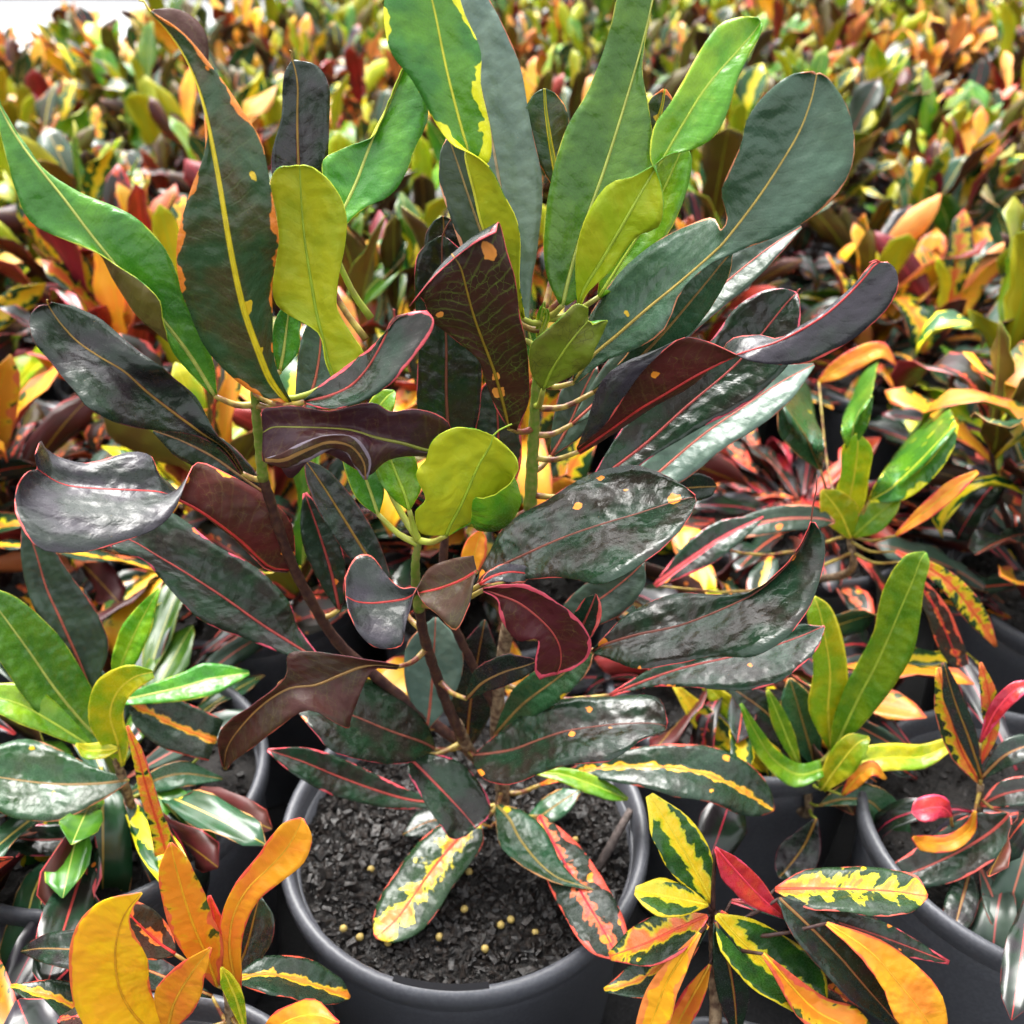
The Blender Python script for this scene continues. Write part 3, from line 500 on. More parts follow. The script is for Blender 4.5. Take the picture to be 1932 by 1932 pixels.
lf(m_, 'dark', 'upurple', [(852, 855, -2.4, 850, 846, 0, 851, 850, 0, 850, 858, 0, 848, 862, 0), (805, 849, -2.8, 846, 796, .1, 826, 820, .1, 802, 854, -.1, 798, 860, -.1), (760, 836, -3., 792, 772, .1, 776, 804, .1, 748, 850, -.2, 735, 866, -.2), (709, 826, -3.1, 737, 776, .1, 723, 800, .1, 706, 848, -.6, 698, 896, -.9),
   (660, 812, -3.1, 700, 760, .1, 680, 786, .1, 676, 832, -.8, 670, 884, -1.), (605, 808, -3.1, 622, 774, .1, 614, 790, .1, 622, 824, -.8, 602, 852, -1.1), (552, 806, -3.1, 562, 766, .1, 556, 786, .1, 562, 844, -.8, 552, 902, -1.), (516, 806, -3.1, 512, 768, .1, 514, 786, .1, 516, 868, -.6, 530, 882, -.8), (496, 816, -3.1, 493, 772, 0, 494, 792, 0, 495, 866, -.4, 505, 873, -.5)], stem=brA, pet=(860, 990, -.5), flip=True, ripple=.02)
lf(m_, 'ubrown', 'upurple', [(500, 868, -4.8, 3, 3), (535, 868, -4.8, 14, 16), (575, 850, -4.8, 16, 20), (622, 834, -4.8, 14, 14), (662, 842, -4.8, 18, 16), (686, 872, -4.7, 15, 18), (690, 905, -4.6, 3, 3)], k=.0, fold=.3, rib=False, to=dict(EdgeCol=(.25, .2, .24), EdgeW=.05, EdgeOn=.8, SpotAmt=0.))
lf(m_, 'dark', 'umaroon', [(457, 893, -.7, 452, 893, 459, 888), (425, 848, -1.1, 418, 850, 436, 850), (379, 816, -1.5, 366, 821, 405, 815), (331, 782, -1.8, 300, 812, 372, 752), (279, 742, -2.1, 235, 803, 330, 714), (235, 702, -2.3, 175, 777, 302, 691), (191, 676, -2.4, 140, 735, 245, 648), (147, 646, -2.4, 95, 682, 190, 604), (115, 612, -2.4, 62, 642, 140, 579), (98, 588, -2.3, 56, 598, 108, 572), (91, 575, -2.3, 74, 577, 97, 571)], k=.034, stem=sB, drip=(88, 566, -2.3))
lf(m_, 'purple', 'umaroon', [(548, 1076, .1, 552, 1069, 542, 1080), (507, 1069, -.3, 557, 1035, 502, 1074), (460, 1025, -.8, 546, 980, 458, 1032, 0, .6), (423, 996, -1.2, 496, 932, 424, 1003, 0, .9), (386, 970, -1.6, 430, 894, 390, 976, 0, 1.1), (355, 952, -1.9, 373, 872, 356, 950, -.1, 1.1), (325, 938, -2.2, 351, 906, 322, 915, -.4, .8),
   (300, 929, -2.5, 326, 968, 296, 893, -.4, .4), (265, 926, -2.8, 286, 1002, 285, 860, -.4, .2), (220, 924, -3.1, 220, 1026, 240, 853, -.5, .1), (175, 922, -3.3, 140, 1043, 165, 874, -.8, 0), (135, 918, -3.5, 72, 1032, 112, 862, -1.2, -.1), (108, 910, -3.6, 32, 976, 88, 848, -1.5, -.3), (88, 898, -3.8, 31, 924, 76, 832, -1.4, -.6), (70, 885, -4.2, 44, 898, 66, 858, -1., -.7)], k=.026, stem=brB, ripple=.02)
lf(m_, 'darkpink', 'ubrown', [(608, 1250, .9, 604, 1252, 610, 1246), (559, 1220, .9, 541, 1236, 563, 1185), (496, 1180, .8, 460, 1204, 545, 1135), (423, 1128, .7, 375, 1167, 485, 1072), (349, 1080, .6, 306, 1095, 410, 1030), (294, 1047, .5, 270, 1056, 345, 980), (250, 1021, .5, 222, 1042, 300, 965), (205, 1006, .5, 195, 1014, 215, 998)], k=.036, stem=brB)
lf(m_, 'green', 'ulime', [(529, 700, -.6, 4, 4), (536, 660, -.4, 22, 26), (541, 620, -.2, 25, 26), (545, 590, -.1, 18, 20), (547, 572, 0, 2, 2)], stem=sB, petm=MPR)
lf(m_, 'grey', 'ubrown', [(560, 790, .2, 4, 4), (588, 740, .8, 32, 36), (602, 680, 1.3, 40, 42), (606, 620, 1.8, 30, 30), (606, 590, 2., 3, 3)], stem=sB)
lf(m_, 'lime', 'ulime', [(690, 815, -1., 3, 3), (708, 780, -.8, 18, 20), (728, 752, -.6, 20, 22), (745, 738, -.4, 3, 3)], stem=sA, petm=MPG)
lf(m_, 'dark', 'ubrown', [(500, 930, .4, 4, 4), (450, 895, 1., 24, 30), (400, 860, 1.6, 34, 36), (340, 830, 2.2, 30, 32), (290, 812, 2.6, 4, 4)], k=.0, stem=brB, flip=True)
lf(m_, 'dark', 'umaroon', [(745, 1125, -.4, 3, 3), (690, 1045, .2, 28, 32), (640, 965, .7, 34, 36), (598, 900, 1.1, 22, 24), (575, 868, 1.3, 2, 2)], stem=brA)
lf(m_, 'darkpink', 'umaroon', [(640, 1150, .8, 4, 4), (625, 1080, 1.2, 30, 28), (600, 1000, 1.7, 34, 30), (575, 930, 2.1, 4, 4)], stem=brB)
# --- front shoot
lf(m_, 'lime', 'uolive', [(842, 1010, -3.9, 846, 1011, 0, 844, 1011, 0, 840, 1010, 0, 837, 1010, 0), (850, 990, -4.1, 886, 987, .3, 880, 992, .5, 822, 1000, 0, 794, 1006, -.1), (867, 959, -4.3, 889, 982, .1, 908, 1002, .8, 826, 966, 0, 783, 966, -.2), (882, 926, -4.4, 893, 942, -.2, 956, 998, 1.1, 842, 934, 0, 803, 942, -.2),
   (896, 893, -4.4, 918, 940, -.4, 985, 954, 1., 842, 893, .1, 785, 896, -.1), (906, 872, -4.4, 946, 924, -.5, 977, 917, .6, 852, 866, .1, 803, 868, 0), (918, 853, -4.4, 974, 895, -.5, 962, 886, -.1, 866, 840, .1, 815, 832, 0), (925, 840, -4.4, 977, 870, -.5, 954, 856, -.2, 888, 824, .1, 850, 810, 0), (929, 828, -4.4, 955, 842, -.3, 942, 835, -.2, 908, 818, 0, 890, 808, 0), (930, 822, -4.4, 938, 828, -.1, 934, 825, 0, 926, 820, 0, 918, 816, 0)],
   stem=sA, petm=MPG, drip=(966, 800, -4.3), flip=True, ripple=.02)
lf(m_, 'lime', 'ulime', [(772, 962, -2.9, 3, 3), (763, 932, -2.7, 24, 34), (753, 907, -2.5, 32, 40), (742, 880, -2.3, 34, 45), (733, 856, -2.1, 26, 35), (726, 838, -2., 3, 4)], stem=sA, petm=MPG)
lf(m_, 'green', 'ulime', [(713, 970, -2.1, 3, 3), (702, 938, -1.9, 26, 24), (689, 900, -1.7, 33, 30), (677, 862, -1.5, 31, 30), (669, 832, -1.3, 20, 20), (664, 815, -1.2, 2, 2)], stem=sA, petm=MPG)
lf(m_, 'purple', 'ubrown', [(899, 1078, -4.2, 893, 1048, 886, 1140), (870, 1095, -4.3, 855, 1054, 860, 1189), (830, 1110, -4.4, 812, 1070, 826, 1160), (796, 1118, -4.4, 790, 1103, 798, 1136), (780, 1122, -4.4, 775, 1142, 783, 1110), (765, 1130, -4.5, 763, 1186, 755, 1108), (735, 1135, -4.6, 757, 1219, 728, 1083), (700, 1138, -4.7, 714, 1223, 700, 1048), (672, 1135, -4.8, 680, 1198, 670, 1052), (652, 1125, -4.8, 657, 1155, 650, 1090)], k=.02, stem=sA, pet=(790, 1125, -2.3), ripple=.02)
lf(m_, 'darkpink', 'umaroon', [(911, 1113, -4.2, 912, 1116, 912, 1110), (937, 1121, -4.3, 938, 1132, 952, 1103), (975, 1135, -4.4, 944, 1166, 1002, 1106), (1010, 1160, -4.5, 975, 1208, 1052, 1136), (1040, 1190, -4.6, 1014, 1206, 1090, 1168), (1056, 1220, -4.7, 1010, 1240, 1115, 1206), (1058, 1250, -4.7, 1009, 1266, 1109, 1241), (1050, 1273, -4.7, 1018, 1282, 1076, 1266)], k=.004, stem=brA, flip=True, ripple=.02, uo=dict(EdgeW=.1, EdgeOn=.9, VeinCol=(.12, .03, .02)))
lf(m_, 'purple', 'umaroon', [(905, 1103, -3.8, 2, 2), (930, 1088, -3.6, 14, 12), (960, 1080, -3.4, 16, 18), (990, 1082, -3.2, 14, 18), (999, 1088, -3.1, 3, 5)], stem=brA)
lf(m_, 'darkpink', 'umaroon', [(1070, 1230, -3.8, 2, 2), (1088, 1200, -3.7, 20, 22), (1104, 1170, -3.6, 24, 27), (1118, 1138, -3.5, 18, 18), (1124, 1121, -3.4, 2, 2)], stem=trunk, to=dict(EdgeW=.1, EdgeOn=.8))
lf(m_, 'dark', 'ubrown', [(880, 1318, -2.4, 3, 3), (910, 1288, -2.7, 26, 20), (950, 1268, -3., 32, 26), (990, 1256, -3.2, 20, 18), (1012, 1248, -3.3, 3, 3)], k=.004, stem=brA, flip=True)
lf(m_, 'grey', 'ubrown', [(806, 1375, 1.2, 3, 3), (812, 1325, 1.6, 40, 36), (817, 1265, 2., 55, 55), (820, 1210, 2.4, 48, 48), (822, 1165, 2.8, 3, 3)], stem=brB, to=dict(ColA=(.10, .16, .12), ColB=(.07, .12, .09)))
lf(m_, 'orange', 'uorange', [(872, 1120, 2.0, 3, 3), (890, 1060, 2.4, 22, 20), (902, 1022, 2.7, 20, 18), (908, 1000, 2.8, 2, 2)], stem=brD, rib=False)
lf(m_, 'darkspot', 'umaroon', [(852, 880, 3., 4, 4), (846, 810, 3.2, 50, 52), (842, 740, 3.5, 56, 66), (842, 650, 3.9, 52, 66), (838, 560, 4.3, 55, 58), (834, 490, 4.6, 50, 45), (834, 460, 4.7, 28, 24), (835, 445, 4.8, 3, 3)], stem=brD, drip=(858, 400, 4.6))
lf(m_, 'dark', 'umaroon', [(850, 540, 4.9, 4, 4), (842, 490, 5.1, 36, 34), (838, 445, 5.3, 36, 36), (837, 420, 5.4, 22, 22), (836, 408, 5.4, 3, 3)], stem=brD)
lf(m_, 'dark', 'umaroon', [(880, 1420, 2.6, 3, 3), (886, 1340, 3., 40, 42), (900, 1250, 3.4, 45, 45), (915, 1170, 3.8, 3, 3)], k=.01, stem=trunk, flip=True)
lf(m_, 'darkpink', 'umaroon', [(915, 980, 2.9, 3, 3), (935, 900, 3.4, 40, 40), (940, 820, 3.9, 44, 44), (935, 740, 4.4, 30, 30), (932, 710, 4.6, 3, 3)], stem=sC)
lf(m_, 'grey', 'umaroon', [(1040, 860, 2.8, 3, 3), (1075, 800, 3.3, 34, 34), (1100, 740, 3.8, 38, 38), (1125, 690, 4.2, 3, 3)], stem=sC)
# --- right side, lower
lf(m_, 'darkspot', 'umaroon', [(897, 1108, -1., 893, 1105, 900, 1112), (918, 1082, -1.3, 918, 1052, 935, 1098), (981, 1051, -2., 955, 990, 1003, 1093), (1055, 1018, -2.6, 1030, 946, 1070, 1090), (1128, 992, -3., 1112, 894, 1140, 1101), (1202, 970, -3.2, 1190, 878, 1214, 1063), (1257, 952, -3.3, 1246, 893, 1270, 1015), (1292, 942, -3.3, 1288, 915, 1301, 975), (1312, 938, -3.3, 1312, 934, 1314, 944)], k=.036, stem=trunk, ripple=.03)
lf(m_, 'darkspot', 'umaroon', [(1118, 1230, -1.8, 1116, 1228, 1120, 1233), (1143, 1216, -2.1, 1140, 1201, 1150, 1244), (1202, 1198, -2.6, 1190, 1154, 1205, 1262), (1275, 1183, -3., 1270, 1121, 1280, 1252), (1332, 1163, -3.3, 1330, 1121, 1346, 1238), (1385, 1140, -3.5, 1386, 1122, 1416, 1239), (1424, 1120, -3.6, 1420, 1116, 1477, 1209), (1464, 1088, -3.6, 1460, 1086, 1524, 1152), (1501, 1047, -3.5, 1498, 1046, 1552, 1075), (1521, 1012, -3.4, 1519, 1011, 1556, 1020), (1530, 985, -3.3, 1529, 984, 1538, 986)], k=.034, stem=trunk, drip=(1541, 896, -3.), ripple=.03)
lf(m_, 'darkpink', 'ubrown', [(1150, 1312, .5, 3, 3), (1222, 1283, 0, 16, 14), (1295, 1259, -.5, 26, 40), (1380, 1240, -.9, 30, 64), (1457, 1220, -1.2, 34, 66), (1516, 1199, -1.4, 22, 42), (1545, 1186, -1.5, 6, 16), (1556, 1182, -1.5, 2, 2)], k=.036, stem=trunk)
lf(m_, 'darkspot', 'umaroon', [(893, 1425, .4, 900, 1418, 890, 1438), (925, 1422, 0, 925, 1396, 914, 1470), (970, 1414, -.5, 960, 1369, 960, 1480), (1013, 1398, -1., 1000, 1335, 1015, 1461), (1068, 1380, -1.5, 1056, 1320, 1075, 1443), (1142, 1369, -2., 1135, 1315, 1150, 1434), (1200, 1365, -2.3, 1205, 1310, 1206, 1401), (1237, 1366, -2.4, 1246, 1322, 1237, 1386), (1258, 1371, -2.4, 1260, 1362, 1256, 1378)], k=.036, stem=LO)
lf(m_, 'band', 'ubrown', [(1020, 1480, 1.6, 3, 3), (1090, 1457, 1.4, 12, 12), (1140, 1449, 1.2, 28, 24), (1222, 1446, .9, 38, 42), (1277, 1450, .7, 46, 52), (1332, 1461, .5, 54, 50), (1376, 1479, .3, 52, 46), (1413, 1501, .2, 44, 40), (1442, 1518, .1, 26, 26), (1460, 1529, 0, 3, 3)], k=.034, stem=LO)
lf(m_, 'lime', 'ulime', [(1010, 1458, 1., 3, 3), (1060, 1462, .6, 14, 14), (1110, 1478, .2, 18, 18), (1155, 1496, -.1, 14, 15), (1184, 1508, -.3, 3, 3)], k=.034, stem=LO, petm=MPG)
lf(m_, 'grey', 'ubrown', [(1040, 1200, 1., 3, 3), (1085, 1160, .6, 30, 34), (1140, 1125, .4, 40, 46), (1190, 1085, .2, 34, 36), (1215, 1060, .2, 3, 3)], stem=trunk)
lf(m_, 'dgreen', 'ubrown', [(935, 1385, 1.6, 3, 3), (985, 1330, 1.2, 32, 30), (1045, 1285, .8, 36, 36), (1095, 1245, .6, 22, 24), (1120, 1225, .5, 3, 3)], stem=trunk)
lf(m_, 'darkspot', 'umaroon', [(820, 1413, .6, 3, 3), (795, 1400, .2, 40, 34), (737, 1380, -.5, 64, 74), (664, 1350, -1.1, 76, 76), (600, 1330, -1.5, 50, 52), (552, 1326, -1.7, 5, 5)], k=.036, stem=LO)
lf(m_, 'darkpink', 'ubrown', [(860, 1510, 1.4, 3, 3), (790, 1512, .9, 14, 14), (720, 1495, .4, 28, 26), (640, 1466, -.1, 36, 34), (570, 1437, -.6, 30, 28), (505, 1415, -1., 3, 3)], k=.034, stem=LO)
lf(m_, 'dark', 'ubrown', [(752, 1258, -3.2, 754, 1255, 750, 1263), (692, 1256, -3.8, 684, 1243, 700, 1268), (645, 1272, -4.2, 600, 1230, 664, 1352, .3, -.3), (596, 1292, -4.5, 545, 1233, 652, 1374, .3, -.5), (546, 1299, -4.7, 537, 1278, 582, 1340, .2, -.5), (500, 1326, -4.9, 482, 1326, 520, 1378, .1, -.4), (456, 1370, -5., 430, 1362, 470, 1416, 0, -.3), (429, 1410, -5., 411, 1395, 441, 1436), (423, 1452, -5., 418, 1442, 428, 1454)], k=.006, stem=brA, flip=True, ripple=.02)
# --- leaves over the soil
lf(m_, 'darkpink', 'ubrown', [(770, 1428, -.2, 3, 3), (789, 1446, -.6, 34, 24), (815, 1472, -1.2, 56, 34), (845, 1503, -1.9, 64, 42), (872, 1532, -2.4, 58, 50), (890, 1553, -2.7, 46, 46), (898, 1563, -3., 28, 24)], k=.034, stem=LO, ripple=.1)
lf(m_, 'varor', 'ubrown', [(905, 1548, 20.5, 5, 5), (884, 1562, 20.4, 40, 32), (847, 1602, 20., 48, 48), (811, 1647, 19.6, 51, 53), (781, 1690, 19.2, 53, 54), (752, 1730, 18.9, 48, 48), (725, 1756, 18.7, 30, 32), (708, 1768, 18.6, 5, 5)], stem=LO)
lf(m_, 'dgreen', 'umaroon', [(938, 1520, 21.2, 4, 4), (961, 1545, 21.4, 28, 30), (980, 1582, 21.3, 48, 38), (1013, 1624, 21.1, 42, 24), (1048, 1654, 20.9, 26, 12), (1085, 1668, 20.8, 8, 6), (1120, 1679, 20.8, 1, 1)], stem=LO)
lf(m_, 'varpink', 'ubrown', [(1018, 1540, 19.2, 5, 5), (1040, 1582, 19.6, 28, 30), (1062, 1622, 20., 42, 42), (1084, 1662, 20.4, 47, 48), (1107, 1702, 20.8, 48, 49), (1133, 1746, 21., 46, 50), (1153, 1783, 21., 34, 38), (1164, 1810, 20.8, 5, 6)], stem=LO)
lf(m_, 'dgreen', 'ubrown', [(985, 1560, 18.2, 3, 3), (1020, 1540, 18.8, 20, 20), (1060, 1512, 19.4, 24, 24), (1095, 1490, 19.8, 3, 3)], stem=LO)
lf(m_, 'dark', 'umaroon', [(925, 1560, 18.2, 4, 4), (870, 1545, 18.6, 20, 26), (810, 1550, 18.8, 30, 30), (760, 1575, 18.6, 4, 4)], stem=LO)

# pot details: label slot on the rim (raised strip coloured as the recess's shade), pellets, twig
def rim_slot(a0, a1, r0, r1, z, n=14):
    V = []; F = []
    for i in range(n + 1):
        a = a0 + (a1 - a0) * i / n
        for r, zz in ((r0, z), (r1, z - .0004), (r1, z - .003), (r0, z - .003)): V.append((r * math.cos(a), r * math.sin(a), zz))
    for i in range(n):
        for k in range(4): F.append((i * 4 + k, i * 4 + (k + 1) % 4, i * 4 + 4 + (k + 1) % 4, i * 4 + 4 + k))
    F += [(0, 1, 2, 3), (n * 4 + 3, n * 4 + 2, n * 4 + 1, n * 4)]
    return mesh('label_slot', V, F, (MPI,), smooth=False)
link('label_slot', rim_slot(R(252), R(279), .1030, .1064, .2006), rim_o)
for (x, y) in ((679, 1768), (732, 1778), (829, 1768), (876, 1715), (964, 1735), (945, 1745), (885, 1645), (836, 1668), (1132, 1628), (648, 1752), (700, 1640), (1085, 1585), (1010, 1760), (915, 1790)):
    p = P(x, y, 18.15); o = link('fertiliser_pellet', PEL, soil_o, Vector(p) - Vector((0, 0, .178))); o.rotation_euler = (x, y, 0)
tw = [np.array(P(x, y, z)) - np.array((0, 0, .178)) for x, y, z in ((1125, 1640, 18.1), (1150, 1600, 18.5), (1172, 1560, 18.9), (1190, 1528, 19.4))]
V_, F_ = tube_data(tw, [.0024, .0028, .0026, .0022], 8); link('twig', mesh('twig', V_, F_, (MTW,)), soil_o)

# ------------------------------------------------------------------ neighbouring plants built leaf by leaf
def neighbour(label, xy, stems, leaves, group=None, petm=MPR, fill=22, kind='mixed'):
    t = tag(empty('potted_croton', (xy[0], xy[1], 0)), label, 'potted plant', group)
    potset(t, xy)
    S = []
    for i, pts in enumerate(stems):
        S += stem(t, [(xy[0] + pts[0][0], xy[1] + pts[0][1], .172, 0)] + list(pts[1:]), .0036, .002, MW if i % 2 == 0 else MSG)
    for L_ in leaves:
        top, und, st = L_[:3]; kw = L_[3] if len(L_) > 3 else {}
        lf(t, top, und, st, stem=S, petm=petm, **{'k': .03, 'pr': .0009, **kw})
    t['fill'] = 0; FILL.append((t, fill, kind)); del t['fill']
    return t
FILL = []
W = lambda pts, d0, d1: [(x, y, d0 + (d1 - d0) * i / (len(pts) - 1), *w) for i, (x, y, *w) in enumerate(pts)]

neighbour('croton with glowing yellow-orange leaves in front of the grey pot', (-.14, -.205), [[(.02, .05), (440, 2010, -13.5), (436, 1930, -13.3), (428, 1850, -13.)]], [
  ('yellow', 'uorange', W([(335, 1975, 20, 20), (268, 1930, 80, 42), (230, 1875, 92, 56), (218, 1815, 88, 62), (222, 1765, 80, 34), (237, 1722, 48, 10), (267, 1685, 2, 2)], -14, -14.5), dict(k=.012)),
  ('orangegreen', 'uorange', W([(410, 1860, 5, 5), (388, 1800, 34, 36), (365, 1745, 44, 40), (347, 1690, 42, 36), (332, 1635, 34, 28), (322, 1590, 3, 3)], -13.2, -12.5), dict(k=.012)),
  ('orange', 'uorange', W([(448, 1930, 6, 6), (442, 1850, 14, 14), (433, 1790, 20, 22), (440, 1730, 22, 28), (465, 1680, 25, 30), (505, 1640, 30, 35), (540, 1602, 38, 42), (561, 1566, 28, 30), (570, 1544, 4, 4)], -13.2, -12.2), dict(k=.012)),
  ('orange', 'uorange', W([(315, 1945, 8, 8), (330, 1890, 42, 40), (362, 1835, 28, 28), (398, 1788, 2, 2)], -14.2, -14.4), dict(k=.01)),
  ('reddark', 'ured', W([(330, 1800, 6, 6), (300, 1780, 40, 35), (262, 1745, 48, 40), (235, 1715, 24, 24), (222, 1700, 3, 3)], -12.6, -12)),
  ('limeyel', 'uolive', W([(462, 1945, 4, 4), (447, 1890, 16, 15), (430, 1850, 15, 14), (418, 1825, 2, 2)], -13.8, -13.8)),
  ('orange', 'uorange', W([(480, 1985, 5, 5), (530, 1935, 26, 26), (590, 1915, 30, 25), (640, 1930, 3, 3)], -15.5, -16.5)),
  ('reddark', 'ured', W([(330, 1985, 5, 5), (240, 1960, 30, 30), (160, 1920, 34, 30), (108, 1925, 3, 3)], -14.5, -14)),
  ('band', 'ubrown', W([(440, 1850, 4, 4), (500, 1838, 34, 36), (570, 1852, 44, 36), (630, 1872, 30, 26), (660, 1882, 3, 3)], -12.4, -11.6)),
  ('red', 'ured', W([(420, 1850, 3, 3), (410, 1790, 18, 16), (405, 1740, 20, 16), (395, 1690, 3, 3)], -12.4, -11.5)),
  ('dark', 'umaroon', W([(440, 1850, 4, 4), (465, 1790, 34, 36), (480, 1730, 38, 40), (490, 1690, 3, 3)], -11.4, -10)),
  ('dark', 'ubrown', W([(400, 1880, 4, 4), (300, 1840, 30, 30), (190, 1800, 40, 40), (90, 1790, 30, 30), (40, 1795, 3, 3)], -12, -10)),
  ('band', 'ubrown', W([(380, 1960, 4, 4), (260, 1950, 30, 30), (120, 1890, 40, 40), (20, 1860, 3, 3)], -13, -12)),
 ])
neighbour('green croton with lime curling new leaves and yellow midribs left of the grey pot', (-.228, .035), [[(.0, -.02), (250, 1600, 0), (246, 1520, -.4), (225, 1450, -.6), (215, 1420, -.6)], [(.02, 0), (255, 1560, 1.), (230, 1480, 1.5), (190, 1400, 1.6), (175, 1330, 1.6)]], [
  ('green', 'uolbrown', W([(205, 1410, 4, 4), (155, 1362, 40, 45), (102, 1297, 56, 62), (55, 1229, 56, 62), (0, 1154, 46, 42), (-40, 1105, 4, 4)], .3, 1.6)),
  ('grey', 'ubrown', W([(172, 1305, 4, 4), (148, 1245, 32, 62), (115, 1170, 36, 66), (88, 1110, 36, 52), (68, 1043, 30, 34), (45, 975, 4, 4)], 1.6, 4)),
  ('limeyel', 'ulime', W([(230, 1445, 5, 5), (222, 1400, 32, 22), (208, 1350, 42, 24), (220, 1308, 44, 24), (252, 1278, 27, 22), (288, 1268, 4, 12)], -.7, -.6), dict(k=.012)),
  ('limeyel', 'ulime', W([(222, 1412, 4, 4), (195, 1416, 14, 16), (165, 1416, 16, 14), (143, 1404, 3, 3)], -1., -1.3)),
  ('lime', 'ulime', W([(180, 1415, 4, 4), (110, 1370, 22, 30), (40, 1330, 34, 42), (-30, 1310, 20, 20)], -.5, -.5)),
  ('dgreen', 'ubrown', W([(242, 1472, 4, 4), (185, 1479, 34, 30), (112, 1480, 68, 64), (40, 1473, 72, 80), (-30, 1462, 50, 50)], -.8, -1.4)),
  ('band', 'ubrown', W([(300, 1420, 5, 5), (408, 1398, 40, 42), (331, 1369, 48, 48), (275, 1340, 38, 38), (242, 1325, 4, 4)][1:], 3.2, 3)),
  ('dgreen', 'ubrown', W([(240, 1500, 4, 4), (300, 1470, 20, 24), (350, 1460, 24, 24), (420, 1470, 3, 3)], .4, 1.5)),
  ('darkpink', 'umaroon', W([(230, 1560, 4, 4), (150, 1580, 24, 24), (60, 1585, 30, 30), (-30, 1570, 5, 5)], -1.2, -2)),
  ('varor', 'ured', W([(315, 1610, 24, 26), (300, 1560, 18, 16), (278, 1490, 16, 14), (262, 1430, 12, 12), (240, 1370, 3, 3)], -4, -3.4), dict(k=.01)),
  ('lime', 'uolive', W([(215, 1300, 4, 4), (235, 1240, 24, 24), (262, 1180, 26, 24), (300, 1110, 3, 3)], 2.4, 4)),
  ('green', 'uolbrown', W([(190, 1330, 4, 4), (330, 1300, 24, 24), (400, 1280, 30, 30), (470, 1270, 4, 4)], 2.8, 5)),
 ], petm=MPG, fill=60, kind='lime')
neighbour('croton with fresh lime green upright leaves right of the grey pot', (.193, .128), [[(0, -.05), (1518, 1535, 3.6), (1524, 1480, 3.6), (1545, 1440, 3.8)]], [
  ('lime', 'ulime', W([(1572, 1418, 6, 6), (1592, 1375, 24, 22), (1622, 1312, 32, 42), (1650, 1260, 32, 50), (1675, 1205, 30, 54), (1700, 1146, 42, 40), (1722, 1095, 42, 24), (1736, 1058, 28, 20), (1746, 1042, 4, 4)], 3.6, 5.5), dict(k=.02)),
  ('limeyel', 'ulime', W([(1568, 1415, 5, 5), (1562, 1340, 36, 34), (1566, 1270, 32, 34), (1556, 1200, 26, 32), (1545, 1150, 24, 22), (1535, 1125, 3, 3)], 4.2, 5.8), dict(k=.02)),
  ('lime', 'ulime', W([(1508, 1445, 4, 4), (1488, 1400, 14, 15), (1468, 1350, 15, 15), (1448, 1302, 3, 3)], 3.8, 4.4)),
  ('lime', 'uolive', W([(1552, 1452, 14, 20), (1505, 1462, 24, 22), (1458, 1432, 20, 18), (1427, 1385, 15, 12), (1398, 1328, 3, 3)], 2.6, 3.2)),
  ('dgreen', 'ubrown', W([(1540, 1450, 4, 4), (1522, 1390, 30, 30), (1502, 1320, 30, 28), (1490, 1280, 4, 4)], 4.8, 6)),
  ('limeyel', 'ulime', W([(1550, 1475, 5, 5), (1620, 1440, 26, 22), (1680, 1430, 28, 24), (1740, 1428, 24, 22), (1790, 1406, 15, 12), (1818, 1389, 3, 3)], 2.8, 3.4)),
  ('limeyel', 'ulime', W([(1550, 1490, 8, 8), (1582, 1445, 28, 30), (1615, 1405, 26, 26), (1640, 1392, 4, 4)], 2.2, 2.6)),
  ('dgreen', 'ubrown', W([(1545, 1520, 2, 2), (1589, 1508, 26, 12), (1640, 1512, 32, 14), (1666, 1542, 42, 28), (1668, 1578, 50, 42), (1660, 1606, 34, 32), (1652, 1620, 6, 6)], 2.4, .2)),
  ('dark', 'umaroon', W([(1540, 1545, 4, 4), (1520, 1590, 32, 30), (1500, 1620, 42, 38), (1480, 1645, 24, 24), (1470, 1655, 3, 3)], 1.6, -.4)),
  ('orange', 'ured', W([(1590, 1500, 4, 4), (1615, 1470, 14, 16), (1645, 1450, 16, 14), (1672, 1470, 3, 3)], 1.6, 1.2)),
  ('dark', 'ubrown', W([(1560, 1480, 4, 4), (1500, 1400, 30, 30), (1440, 1340, 36, 36), (1370, 1290, 4, 4)], 5, 7)),
  ('bandyel', 'uolive', W([(1500, 1480, 4, 4), (1400, 1420, 22, 22), (1330, 1360, 24, 24), (1270, 1290, 4, 4)], 5.5, 7.5)),
  ('limeyel', 'uolive', W([(1520, 1460, 4, 4), (1440, 1390, 20, 20), (1370, 1330, 20, 20), (1310, 1270, 3, 3)], 7, 9)),
 ], petm=MPG, fill=46, kind='mixed')
